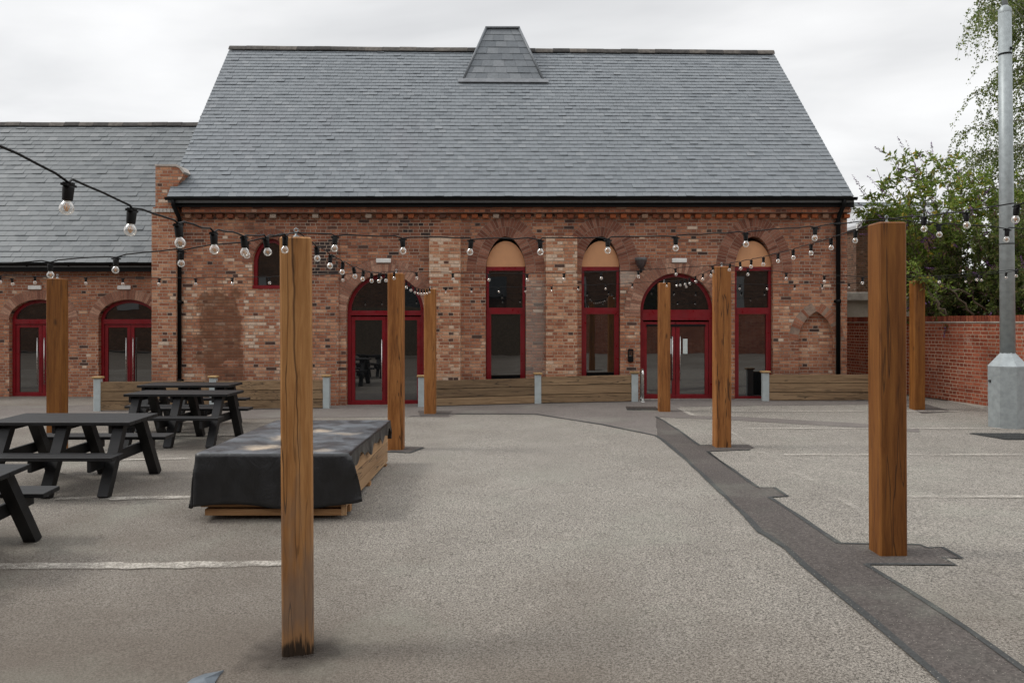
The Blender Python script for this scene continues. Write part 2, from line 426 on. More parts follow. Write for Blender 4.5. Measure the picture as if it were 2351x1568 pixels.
M['wood_worn'] = wood('worn_post_wood', (.43, .215, .076), (.30, .133, .04), (.14, .056, .015), grey=(.15, .12, .10), rot=True)
M['plank'] = wood('barrier_plank', (.30, .20, .112), (.205, .132, .072), (.10, .062, .034), planks=True, along='x', knots=.9)
M['cap'] = wood('cap_wood', (.50, .34, .16), (.40, .25, .11), (.22, .13, .05), along='x')
M['crate'] = wood('crate_wood', (.50, .32, .175), (.39, .23, .115), (.22, .12, .058), planks=True, along='y', knots=.8)
M['crate_x'] = wood('crate_front_wood', (.40, .23, .11), (.29, .15, .062), (.14, .07, .03), planks=True, along='x')
M['plastic'] = plain('charcoal_plastic_wood', (.0085, .0085, .0095), .55, .35, 14, bump=.001, spec=.4)
M['socket'] = plain('black_rubber', (.005, .005, .0055), .55, .1, 30, spec=.25)
M['bark'] = plain('twig_bark', (.10, .075, .05), .9, .35, 14, bump=.004)

# dark window glass
m, b = new_mat('window_glass'); o = b.obj()
wv = b.noise(o, 1.1, 2, .5)
bn = b.n('Bump', None, Strength=.35, Distance=.004); b.set(bn.inputs['Height'], wv)
p = b.n('BsdfPrincipled'); b.set(p.inputs['Base Color'], (.008, .0085, .009)); p.inputs['Roughness'].default_value = .015
p.inputs['IOR'].default_value = 2.45; b.set(p.inputs['Normal'], bn.outputs[0])
oo = b.n('OutputMaterial'); b.set(oo.inputs[0], p.outputs[0]); M['glass'] = m
# clear bulb glass: see-through centre, bright rim
m, b = new_mat('bulb_glass')
lw = b.n('LayerWeight', None, Blend=.42)
tr = b.n('BsdfTransparent'); tr.inputs[0].default_value = (.93, .93, .92, 1)
gl = b.n('BsdfGlossy'); gl.inputs['Roughness'].default_value = .06; gl.inputs[0].default_value = (.95, .95, .95, 1)
df = b.n('BsdfTranslucent'); df.inputs[0].default_value = (.95, .94, .9, 1)
d2 = b.n('BsdfDiffuse'); d2.inputs[0].default_value = (.9, .88, .84, 1)
ad = b.n('MixShader'); b.set(ad.inputs[0], .5); b.set(ad.inputs[1], df.outputs[0]); b.set(ad.inputs[2], d2.outputs[0])
r1 = b.n('MixShader'); b.set(r1.inputs[0], .5); b.set(r1.inputs[1], ad.outputs[0]); b.set(r1.inputs[2], gl.outputs[0])
mx = b.n('MixShader'); b.set(mx.inputs[0], b.mapr(lw.outputs['Facing'], .12, .6, .22, .85)); b.set(mx.inputs[1], tr.outputs[0]); b.set(mx.inputs[2], r1.outputs[0])
oo = b.n('OutputMaterial'); b.set(oo.inputs[0], mx.outputs[0]); M['bulb'] = m
M['filament'] = plain('amber_filament', (.75, .33, .05), .4, .1, 50)

# asphalt
def asphalt(name, c1, c2, speck, dirt, bump=.006, fine=85.0):
    m, b = new_mat(name); o = b.obj()
    a = b.noise(o, fine, 3, .7); a2 = b.noise(b.vadd(o, (3.0, 8.0, 1.0)), fine*.42, 3, .65); big = b.noise(o, .33, 5, .6, .5); md = b.noise(b.vadd(o, (5.0, 2.0, 0.0)), 1.9, 5, .65)
    base = b.mix(b.mapr(big, .30, .70), c1, c2)
    k = b.mapr(md, .3, .7, .93, 1.06); base = b.mix(1.0, base, b.vec(k, k, k), 'MULTIPLY')
    s1 = b.mapr(b.m('ADD', b.m('MULTIPLY', a, .55), b.m('MULTIPLY', a2, .45)), .40, .60, 1-speck, 1+speck)
    base = b.mix(1.0, base, b.vec(s1, s1, s1), 'MULTIPLY')
    vo = b.n('TexVoronoi', {'feature': 'F1'}, Scale=fine*.75); b.set(vo.inputs['Vector'], o)
    chip = b.m('MULTIPLY', b.mapr(vo.outputs[0], .12, .28, 1.0, 0.0), b.m('GREATER_THAN', b.xyz(vo.outputs[1])[0], .80))
    base = b.mix(b.m('MULTIPLY', chip, .55), base, (.55, .51, .44))
    pit = b.m('MULTIPLY', b.mapr(vo.outputs[0], .15, .3, 1.0, 0.0), b.m('LESS_THAN', b.xyz(vo.outputs[1])[0], .16))
    base = b.mix(b.m('MULTIPLY', pit, .6), base, tuple(c*.35 for c in c1))
    x, y, z = b.xyz(o)
    # brown dirt plus painted-in lens vignetting, darkening the near-left part of the yard
    dm = b.m('ADD', b.m('ADD', b.m('MULTIPLY', b.noise(b.vadd(o, (8.0, 1.0, 0.0)), .55, 6, .6), .55), .225), b.m('ADD', b.mapr(x, -5.0, 2.2, .16, -.12), b.mapr(y, 3.2, 8.5, .24, -.06)))
    base = b.mix(b.mapr(dm, .37, .80, 0.0, dirt), base, (.108, .086, .067))
    st = b.mapr(b.noise(b.vadd(o, (21.0, 4.0, 0.0)), .55, 6, .7), .60, .74, 0, .22)
    base = b.mix(st, base, (.16, .145, .125))
    gr = b.mapr(b.noise(b.vadd(o, (2.0, 31.0, 0.0)), .7, 5, .65), .50, .72, 0, .22)
    base = b.mix(gr, base, (.27, .285, .235))
    h = b.m('ADD', b.m('MULTIPLY', a, .5), b.m('ADD', b.m('MULTIPLY', a2, .6), b.m('MULTIPLY', pit, -.5)))
    finish(b, base, b.mapr(a, .3, .7, .72, .95), h, bump, 1.0, spec=.3)
    return m
M['ground'] = asphalt('old_asphalt', (.226, .207, .182), (.262, .243, .214), .85, .76, .008, 175.0)
M['tarmac'] = asphalt('new_tarmac', (.075, .065, .060), (.100, .087, .080), .40, .12, .007, 100.0)
M['apron'] = asphalt('apron_tarmac', (.145, .128, .118), (.178, .160, .148), .3, .2, .006)
M['seal'] = asphalt('bitumen_seal', (.042, .045, .045), (.06, .062, .062), .25, .06, .005)
def worn_paint(lo=.56, hi=.92, mx_=.8):
    m, b = new_mat('worn_line_paint'); o = b.obj()
    a = b.noise(o, 48, 4, .7); c = b.noise(b.vadd(o, (7.0, 1.0, 2.0)), 1.4, 5, .65); e = b.noise(o, 9, 4, .7)
    cov = b.m('ADD', b.m('MULTIPLY', a, .4), b.m('ADD', b.m('MULTIPLY', c, .75), b.m('MULTIPLY', e, .35)))
    uvx, uvy, uvz = b.xyz(o)
    fac = b.mapr(cov, lo, hi, .0, mx_)
    p = b.n('BsdfPrincipled'); b.set(p.inputs['Base Color'], b.mix(b.mapr(a, .3, .7), (.40, .37, .32), (.60, .56, .50))); p.inputs['Roughness'].default_value = .85
    t = b.n('BsdfTransparent'); mx = b.n('MixShader'); b.set(mx.inputs[0], fac); b.set(mx.inputs[1], t.outputs[0]); b.set(mx.inputs[2], p.outputs[0])
    oo = b.n('OutputMaterial'); b.set(oo.inputs[0], mx.outputs[0]); return m
M['line'] = worn_paint(); M['line_faint'] = worn_paint(.70, 1.0, .62)
M['far'] = plain('metal_roof', (.42, .43, .44), .5, .08, 2)
M['far_dark'] = plain('rooflight', (.16, .18, .19), .3, .1, 2)
M['board'] = plain('white_bargeboard', (.68, .67, .64), .6, .1, 3)
M['scrap'] = plain('blue_grey_plastic', (.13, .155, .18), .45, .25, 6)

# ------------------------------------------------------------------ ground
xs = np.concatenate([[-400, -150, -70, -40, -25], np.arange(-16, 16.01, .25), [25, 40, 70, 150, 400]])
ys = np.concatenate([[-300, -80, -40, -20, -10, -5], np.arange(-2, 24.01, .25), [30, 45, 80, 200, 700]])
mb = MB(); nx_ = len(xs)
mb.add([(x, y, gz(x, y)) for y in ys for x in xs],
       [(j*nx_+i, j*nx_+i+1, (j+1)*nx_+i+1, (j+1)*nx_+i) for j in range(len(ys)-1) for i in range(nx_-1)], 0, True)
tag(mb.build('ground', M['ground']), kind='structure')

def densify(poly, st):
    out = []
    for i, p in enumerate(poly):
        q = poly[(i+1) % len(poly)]; n = max(1, int(math.hypot(q[0]-p[0], q[1]-p[1])/st))
        out += [(p[0]+(q[0]-p[0])*k/n, p[1]+(q[1]-p[1])*k/n) for k in range(n)]
    return out
def sheet(name, polys, dz, mat, jit=0.0, st=.25):
    mb = MB()
    for poly in polys:
        pb = densify(poly, st)
        if jit: pb = [(x+random.uniform(-jit, jit), y+random.uniform(-jit, jit)) for x, y in pb]
        A = np.array(pb); pts = [Vector(p) for p in pb]; n = len(pts)
        for x in np.arange(A[:, 0].min()+.1, A[:, 0].max(), st):
            for y in np.arange(A[:, 1].min()+.1, A[:, 1].max(), st):
                c = False
                for i in range(n):
                    x1, y1 = pb[i]; x2, y2 = pb[i-1]
                    if (y1 > y) != (y2 > y) and x < (x2-x1)*(y-y1)/(y2-y1)+x1: c = not c
                if c and np.min(np.hypot(A[:, 0]-x, A[:, 1]-y)) > st*.35: pts.append(Vector((x, y)))
        vo, eo, fo, *_ = delaunay_2d_cdt(pts, [], [list(range(n))], 1, 1e-5)
        fs = []
        for f in fo:
            a = vo[f[0]]; e1 = vo[f[1]]-a; e2 = vo[f[2]]-a
            fs.append(tuple(f) if e1.x*e2.y-e1.y*e2.x > 0 else tuple(reversed(f)))
        mb.add([(p.x, p.y, gz(p.x, p.y)+dz) for p in vo], fs, 0, True)
    return tag(mb.build(name, mat), kind='structure')
def ribbon(pts, w):
    L = []; Rr = []
    for i, p in enumerate(pts):
        a = pts[max(i-1, 0)]; c = pts[min(i+1, len(pts)-1)]
        t = Vector((c[0]-a[0], c[1]-a[1])); t.normalize()
        ww = w*random.uniform(.7, 1.3)/2
        L.append((p[0]-t.y*ww, p[1]+t.x*ww)); Rr.append((p[0]+t.y*ww, p[1]-t.x*ww))
    return L+Rr[::-1]

left_px = [(1508, 1001), (1531, 1018), (1579, 1058), (1624, 1101), (1724, 1196), (1749, 1223), (1757, 1226), (1806, 1260), (1848, 1298), (1918, 1357), (2008, 1432), (2130, 1533), (2280, 1665)]
right_px = [(1506, 957), (1536, 974), (1564, 993), (1606, 1023), (1625, 1022), (1719, 1021), (1731, 1028), (1722, 1033), (1624, 1037), (1680, 1078), (1741, 1120), (1778, 1120), (1809, 1140), (1766, 1142), (1836, 1188), (1926, 1248), (2020, 1250), (2114, 1251), (2130, 1259), (2162, 1257), (2207, 1283), (2164, 1281), (2194, 1298), (1988, 1296), (2078, 1353), (2228, 1450), (2351, 1537), (2470, 1622)]
LG = [G(*p) for p in left_px]; RG = [G(*p) for p in right_px]
sheet('tarmac_trench', [LG+RG[::-1]], .004, M['tarmac'], .008)
ap = [G(*p) for p in [(1508, 1001), (1383, 975), (1230, 951), (1045, 951), (1030, 958), (970, 957), (940, 957), (700, 959), (560, 962), (300, 968), (-60, 972)]]
ap += [(-14, 17.3), (-7.9, 17.3), (7.3, 17.3), (9.0, 17.3)]+[G(*p) for p in [(2110, 928), (1960, 929), (1560, 934), (1592, 955), (1700, 957), (1960, 971), (2110, 985), (2110, 993), (1960, 981), (1684, 965), (1506, 958)]]
sheet('apron', [ap], .004, M['apron'], .006, .4)
def seam(px, w): return ribbon(densify([G(*p) for p in px], .35)[:-1] if False else [G(*p) for p in px], w)
def fine_seam(G_, w):
    out = []
    for i in range(len(G_)-1):
        n = max(1, int(math.hypot(G_[i+1][0]-G_[i][0], G_[i+1][1]-G_[i][1])/.3))
        out += [(G_[i][0]+(G_[i+1][0]-G_[i][0])*k/n+random.uniform(-.008, .008), G_[i][1]+(G_[i+1][1]-G_[i][1])*k/n) for k in range(n)]
    return ribbon(out+[G_[-1]], w)
seams = [fine_seam(LG, .055), fine_seam(RG[0:4], .04), fine_seam(RG[3:6], .035), fine_seam(RG[7:10], .035), fine_seam(RG[8:11], .04),
         fine_seam(RG[10:14], .03), fine_seam(RG[13:16], .045), fine_seam(RG[15:19], .03), fine_seam(RG[18:24], .035), fine_seam(RG[23:], .05),
         fine_seam([G(*p) for p in [(1508, 1001), (1383, 975), (1230, 951), (1045, 951)]], .055),
         fine_seam([G(*p) for p in [(1040, 951), (980, 953), (940, 957)]], .05),
         fine_seam([G(*p) for p in [(885, 1037), (940, 1040), (972, 1028)]], .05)]
sheet('bitumen_seam', seams, .008, M['seal'])
sheet('tarmac_patch', [[G(*p) for p in [(900, 1024), (972, 1026), (940, 1039), (896, 1038)]],
                       [G(*p) for p in [(960, 943), (1040, 944), (1030, 956), (965, 957)]],
                       [G(*p) for p in [(2080, 932), (2125, 928), (2190, 945), (2120, 950)]]], .006, M['tarmac'], .02)
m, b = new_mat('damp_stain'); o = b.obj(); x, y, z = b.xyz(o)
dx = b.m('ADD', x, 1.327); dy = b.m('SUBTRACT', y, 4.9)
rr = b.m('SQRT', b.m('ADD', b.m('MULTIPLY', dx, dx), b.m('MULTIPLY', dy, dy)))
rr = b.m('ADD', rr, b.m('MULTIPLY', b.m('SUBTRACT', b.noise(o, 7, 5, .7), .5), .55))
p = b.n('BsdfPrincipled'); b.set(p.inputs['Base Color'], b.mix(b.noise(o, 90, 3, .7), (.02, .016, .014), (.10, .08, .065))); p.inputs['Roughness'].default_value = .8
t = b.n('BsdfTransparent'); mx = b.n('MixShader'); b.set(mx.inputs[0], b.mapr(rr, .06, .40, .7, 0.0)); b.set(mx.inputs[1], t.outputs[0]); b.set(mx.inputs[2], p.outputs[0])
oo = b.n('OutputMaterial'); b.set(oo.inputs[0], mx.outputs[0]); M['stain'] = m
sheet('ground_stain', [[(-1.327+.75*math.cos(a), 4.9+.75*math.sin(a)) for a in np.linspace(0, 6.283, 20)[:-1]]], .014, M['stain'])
def bay(Y, x0, x1, w=.10): return [(x0, Y-w/2), (x1, Y-w/2), (x1, Y+w/2), (x0, Y+w/2)]
lines = [bay(15.55, 3.9, 8.7), bay(13.05, 3.75, 8.0), bay(10.48, 3.55, 8.6), bay(7.96, 3.95, 8.6)]
lines += [ribbon([G(*p) for p in q], w) for q, w in (
    ([(1592, 958), (1650, 975), (1700, 1008), (1735, 1032), (1820, 1080), (1905, 1131), (1990, 1186), (2100, 1243), (2190, 1292), (2280, 1338), (2400, 1395)], .09),
    ([(1558, 937), (1574, 946), (1592, 955)], .10),
    ([(-80, 1302), (100, 1301), (300, 1301), (500, 1298), (655, 1295)], .10),
    ([(130, 1147), (270, 1146), (360, 1144), (452, 1143)], .10),
    ([(200, 1058), (330, 1056), (430, 1054)], .09),
    ([(300, 1002), (420, 1001), (620, 1000)], .09))]
faint = lines.pop(4)
sheet('road_marking', [faint], .012, M['line_faint'], .012, .12)
sheet('road_marking', lines, .012, M['line'], .012, .12)

# drain covers
def drain(name, px, label, mat, slots):
    g = [G(*p) for p in px]; cx = sum(p[0] for p in g)/4; cy = sum(p[1] for p in g)/4; z = gz(cx, cy)
    o = empty(name, (cx, cy, z), label, 'drain cover')
    mb = MB(); A = [Vector((p[0], p[1])) for p in g]
    def quad(s0, s1, t0, t1, za, zb):
        P = [A[0].lerp(A[1], s).lerp(A[3].lerp(A[2], s), t) for s, t in ((s0, t0), (s1, t0), (s1, t1), (s0, t1))]
        mb.add([(p.x, p.y, z+za) for p in P]+[(p.x, p.y, z+zb) for p in P], [(0, 3, 2, 1), (4, 5, 6, 7), (0, 1, 5, 4), (1, 2, 6, 5), (2, 3, 7, 6), (3, 0, 4, 7)])
    quad(0, 1, 0, 1, -.03, .013)
    mb.build('frame', M['seal'], o); mb = MB()
    for i in range(slots):
        for j in range(3): quad((i+.15)/slots, (i+.85)/slots, (j+.12)/3, (j+.88)/3, .0, .020)
    mb.build('grate', mat, o)
M['iron'] = plain('rusty_iron', (.05, .035, .03), .7, .3, 12)
drain('drain_cover', [(1440, 942), (1512, 942), (1506, 934), (1436, 934)], 'dark rusty drain cover in the tarmac in front of the double doors', M['iron'], 10)
drain('drain_cover', [(2310, 1010), (2420, 1010), (2340, 996), (2226, 996)], 'black slotted drain grate in the yard near the grey lamp column', M['seal'], 12)

# ------------------------------------------------------------------ slate roof builder
def slates(A, B, C_, D, gauge, width, mat, name, parent, thick=.017, skip=None):
    """A,B eave left/right; D,C_ ridge left/right. Individual overlapping slates as one roof surface."""
    A, B, C_, D = map(Vector, (A, B, C_, D)); mb = MB()
    nrow = max(3, int(round(((D-A).length+(C_-B).length)/2/gauge)))
    nrm = (B-A).cross(D-A).normalized()
    for r in range(nrow):
        t0 = r/nrow; t1 = min(1.0, (r+1.0)/nrow); tt = min(1.0, (r+1.35)/nrow)
        L0, R0 = A.lerp(D, t0), B.lerp(C_, t0); L1, R1 = A.lerp(D, tt), B.lerp(C_, tt)
        n = (R0-L0).length/width; off = (r % 2)*.5+random.uniform(-.06, .06)
        k = -1
        while k+off < n:
            s0 = max(0.0, (k+off)/n); s1 = min(1.0, (k+off+1)/n); k += 1
            if s1-s0 < 1e-4: continue
            g = .002/(R0-L0).length
            lift = thick+max(0.0, random.gauss(.0, .005)); lift2 = lift+random.uniform(-.003, .004); j = random.uniform(-.0035, .0035)*(D-A).normalized()
            if skip and skip(L0.lerp(R0, (s0+s1)/2)): continue
            a, b_ = L0.lerp(R0, s0+g)+j, L0.lerp(R0, s1-g)+j; c, e = L1.lerp(R1, s1-g), L1.lerp(R1, s0+g)
            vs = [a+nrm*lift, b_+nrm*lift2, c+nrm*.002, e+nrm*.002, a+nrm*(lift-thick), b_+nrm*(lift2-thick)]
            mb.add(vs, [(0, 1, 2, 3), (4, 5, 1, 0), (4, 0, 3), (5, 2, 1)])
    return mb.build(name, mat, parent)

def ridge_line(P, Q, name, parent, L=.45, r=.095, mat=None):
    mb = MB(); P, Q = Vector(P), Vector(Q); n = int((Q-P).length/L)
    for i in range(n):
        a, c = P.lerp(Q, i/n), P.lerp(Q, (i+1)/n-.0003); dz = Vector((0, 0, random.uniform(-.006, .006)))
        a += dz; c += dz+Vector((0, 0, random.uniform(-.005, .005)))
        pr = [(-r, -r*.92), (-r*.55, -r*.2), (0, .03), (r*.55, -r*.2), (r, -r*.92)]
        vs = [q+Vector((0, y, z)) for q in (a, c) for y, z in pr]+[q+Vector((0, y, z-.02)) for q in (a, c) for y, z in pr]
        fs = [(k, k+5, k+6, k+1) for k in range(4)]+[(0, 10, 15, 5), (4, 9, 19, 14), (0, 1, 2, 3, 4, 14, 13, 12, 11, 10), (5, 15, 16, 17, 18, 19, 9, 8, 7, 6)]
        mb.add(vs, fs)
    return mb.build(name, mat or M['ridge'], parent)

# ------------------------------------------------------------------ arches
def arch_pts(cx, a, zs, bh, pw=.5, n=28):
    """points of an arch from right spring over the apex to left spring"""
    out = []
    for i in range(n+1):
        th = math.pi*i/n; x = a*math.cos(th)
        out.append((cx+x, zs+bh*(max(0.0, 1-(x/a)**2))**pw))
    return out
def opening(cx, a, z0, zs, bh, pw=.5, n=28): return [(cx-a, z0), (cx+a, z0)]+arch_pts(cx, a, zs, bh, pw, n)
def gothic(cx, a, z0, zs, bh, n=10):
    R_ = (a*a+bh*bh)/(2*a); out = [(cx-a, z0), (cx+a, z0)]
    th1 = math.asin(min(1, bh/R_))
    right = [(cx+a-R_+R_*math.cos(th1*i/n), zs+R_*math.sin(th1*i/n)) for i in range(n+1)]
    return out+right+[(2*cx-x, z) for x, z in right[::-1][1:]]
def voussoirs(curve, y, ring, name, parent, proud=.012, w=.070, mat=None):
    """rings of tapered arch bricks on a mortar bed, following the curve left to right over the apex"""
    mb = MB(); bk = MB(); r0 = 0.0; C0 = [Vector((x, 0, z)) for x, z in curve]
    def nrm(P_, i):
        t = (P_[min(len(P_)-1, i+1)]-P_[max(0, i-1)]).normalized(); return Vector((-t.z, 0, t.x))
    for L in ring:
        pts = [p+nrm(C0, i)*r0 for i, p in enumerate(C0)]
        out = [p+nrm(C0, i)*(r0+L) for i, p in enumerate(C0)]
        d = [0]
        for i in range(1, len(pts)): d.append(d[-1]+(out[i]-out[i-1]).length*.5+(pts[i]-pts[i-1]).length*.5)
        def at2(A, s_):
            i = min(len(d)-2, max(0, int(np.searchsorted(d, s_))-1)); return A[i].lerp(A[i+1], min(1, max(0, (s_-d[i])/max(1e-6, d[i+1]-d[i]))))
        n = max(5, int(round(d[-1]/w))); st = d[-1]/n
        for i in range(n):
            j = random.uniform(-.003, .004); g = .0055
            a, c = at2(pts, i*st+g), at2(pts, (i+1)*st-g); e, f = at2(out, (i+1)*st-g), at2(out, i*st+g)
            v = [a.lerp(f, .02), c.lerp(e, .02), e.lerp(c, .03), f.lerp(a, .03)]
            mb.add([(p.x, y-proud+j, p.z) for p in v]+[(p.x, y+.03, p.z) for p in v],
                   [(0, 1, 2, 3), (0, 4, 5, 1), (1, 5, 6, 2), (2, 6, 7, 3), (3, 7, 4, 0)])
        m_ = len(pts); bk.add([(p.x, y-proud*.35, p.z) for p in pts]+[(p.x, y-proud*.35, p.z) for p in out]+[(p.x, y+.01, p.z) for p in out],
               [(i, i+1, m_+i+1, m_+i) for i in range(m_-1)]+[(m_+i, m_+i+1, 2*m_+i+1, 2*m_+i) for i in range(m_-1)])
        r0 += L
    ob = mb.build(name, mat or M['voussoir'], parent); bk.build('mortar_bed', M['mortar'], ob); return ob

def ring_frame(outer, t, y0, y1, mb):
    """red frame following the opening outline (outer CCW), thickness t inward"""
    n = len(outer); inn = []
    for i in range(n):
        p = Vector(outer[i-1]); q = Vector(outer[i]); r = Vector(outer[(i+1) % n])
        t1 = (q-p).normalized(); t2 = (r-q).normalized()
        n1 = Vector((-t1.y, t1.x)); n2 = Vector((-t2.y, t2.x)); m_ = (n1+n2)
        if m_.length < 1e-6: m_ = n1
        m_.normalize(); k = t/max(.35, m_.dot(n1)); inn.append((q.x+m_.x*k, q.y+m_.y*k))
    vs = [(x, y0, z) for x, z in outer]+[(x, y0, z) for x, z in inn]+[(x, y1, z) for x, z in outer]+[(x, y1, z) for x, z in inn]
    fs = []
    for i in range(n):
        j = (i+1) % n
        fs += [(i, j, n+j, n+i), (2*n+j, 2*n+i, 3*n+i, 3*n+j), (n+i, n+j, 3*n+j, 3*n+i), (j, i, 2*n+i, 2*n+j)]
    mb.add(vs, fs); return inn

# ------------------------------------------------------------------ main hall
YF = 17.4
hall = empty('brick_hall', (0, YF, 0), 'long red brick hall with a steep grey slate roof and tall arched windows', 'building')
zb = -.35
XL, XR = -7.3, 7.28
doors = []
def px_open(x0, x1, ya, ys, yb, pw=.5, Y=YF):
    a = (x1-x0)/2*Y/F; return (fx((x0+x1)/2, Y), a, fz(yb, Y), fz(ys, Y), (ys-ya)*Y/F, pw)
OP = {'w0': px_open(579, 664, 548, 603, 663, .55), 'd1': px_open(795, 973, 629, 716, 931),
      'w1': px_open(1115, 1207, 543, 618, 905, .60), 'w2': px_open(1335, 1424, 543, 618, 905, .60),
      'd2': px_open(1470, 1639, 627, 714, 917), 'w3': px_open(1687, 1775, 543, 618, 917, .60)}
holes = [opening(*OP[k]) for k in ('w0', 'd1', 'w1', 'w2', 'd2', 'w3')]
ncx, na = fx(1874.5), 41.5*YF/F
niche = gothic(ncx, na, fz(925), fz(782), 67*YF/F)
zt = 4.40
mb = plate([(XL, zb), (XR, zb), (XR, zt), (XL, zt)], holes+[niche], YF, YF+.36)
# side and back walls
Zr = 8.8
for X0, X1 in ((XL, XL+.35), (XR-.35, XR)):
    ya, yb, ym = YF+.36, 25.2, 21.4
    mb.box(X0, X1, ya, yb, zb, zt)
    q = .12 if X0 < 0 else -.36
    X0 += q; X1 += q
    poly = [(ya+.05, zt), (yb-.05, zt), (ym, Zr-.15)]
    n = 3
    mb.add([(X0, y, z) for y, z in poly]+[(X1, y, z) for y, z in poly], [tuple(range(n-1, -1, -1)), tuple(range(n, 2*n))]+[(i, (i+1) % n, (i+1) % n+n, i+n) for i in range(n)])
mb.box(XL+.35, XR-.35, 24.85, 25.2, zb, zt)
mb.build('wall', M['brick'], hall)
mb = MB(); prism_y(gothic(ncx, na+.02, fz(925), fz(782), 67*YF/F+.02), YF+.12, YF+.3, mb); mb.build('blind_niche', M['brick'], hall)
# thin thicknesses of wall standing proud, repaired brick strips, the plain pier at the left corner
def flat(name, x0, x1, y0, y1, d, mat): MB().box(fx(x0), fx(x1), YF-d, YF, fz(y1), fz(y0)).build(name, mat, hall)
flat('pilaster', 987, 1058, 545, 960, .15, M['brick_new']); flat('pilaster', 1253, 1324, 545, 960, .15, M['brick_new'])
flat('wall_panel', 669, 778.5, 552, 975, .045, M['brick'])
pk = 17.22
pz = lambda vy: fz(vy, pk)
px_ = lambda vx: fx(vx, pk)
mb = MB()
mb.box(px_(348), px_(404), pk, YF+.3, zb, pz(489))
mb.box(px_(352), px_(405), pk-.02, YF+.3, pz(489), pz(476))
prism_y([(px_(356), pz(476)), (px_(401), pz(476)), (px_(398), pz(455)), (px_(400), pz(440)), (px_(404), pz(431)), (px_(408), pz(423)), (px_(412), pz(415)), (px_(418), pz(406)), (px_(421), pz(396)), (px_(413), pz(386)), (px_(403), pz(381)), (px_(356), pz(379))], pk+.02, YF+.9, mb)
mb.build('corner_pier', M['brick_pier'], hall)
mb = MB()
prism_y([(px_(355), pz(381)), (px_(355), pz(377.5)), (px_(404), pz(377.5)), (px_(415), pz(383)), (px_(424), pz(395)), (px_(420), pz(398)), (px_(412), pz(387)), (px_(403), pz(382))], pk-.0, YF+.9, mb)
mb.build('pier_coping', M['stone'], hall)
mb = MB()
for i in range(6):
    x = px_(350)+(px_(403)-px_(350))*(i+.08)/6
    mb.box(x, x+.07, pk-.05, pk-.02, pz(488), pz(480))
mb.box(px_(349), px_(405), pk-.03, pk-.02, pz(486), pz(483))
mb.build('pier_band', M['stone'], hall)
# cornice band and dentils
mb = MB(); mb.box(fx(424), XR+.02, YF-.15, YF, fz(490.5), fz(470)); mb.build('cornice', M['brick_band'], hall)
x = fx(428); dm_ = MB().box(0, .128, -.10, .01, fz(502), fz(492.8), ch=.004).mesh('dentil'); dm_.materials.append(M['dentil'])
while x < XR-.1:
    o = bpy.data.objects.new('dentil', dm_); COL.objects.link(o); o.parent = hall; o.location = (x, random.uniform(-.008, .008), 0); x += .2312

GLY = YF+.17                                                             # glass plane
def voussoir_for(key, ring, lo=.0, **k):
    cx, a, z0, zs, bh, pw = OP[key]
    c = arch_pts(cx, a, zs, bh, pw, 40)
    if lo: c = [(cx+a, zs-lo)]+c+[(cx-a, zs-lo)]
    voussoirs(c[::-1], YF, ring, 'brick_arch', hall, **k)
voussoir_for('w0', [.22]); voussoir_for('d1', [.22, .11], .12, mat=M['voussoir_pale']); voussoir_for('d2', [.23, .11], .12, mat=M['voussoir_pale'])
for w in ('w1', 'w2', 'w3'): voussoir_for(w, [.21, .21], .05, proud=.007)
nv = niche[2:][::-1]; h_ = len(nv)//2
voussoirs(nv[:h_+1], YF, [.21], 'brick_arch', hall, proud=.003, mat=M['voussoir_niche']); voussoirs(nv[h_:], YF, [.21], 'brick_arch', hall, proud=.004, mat=M['voussoir_niche'])

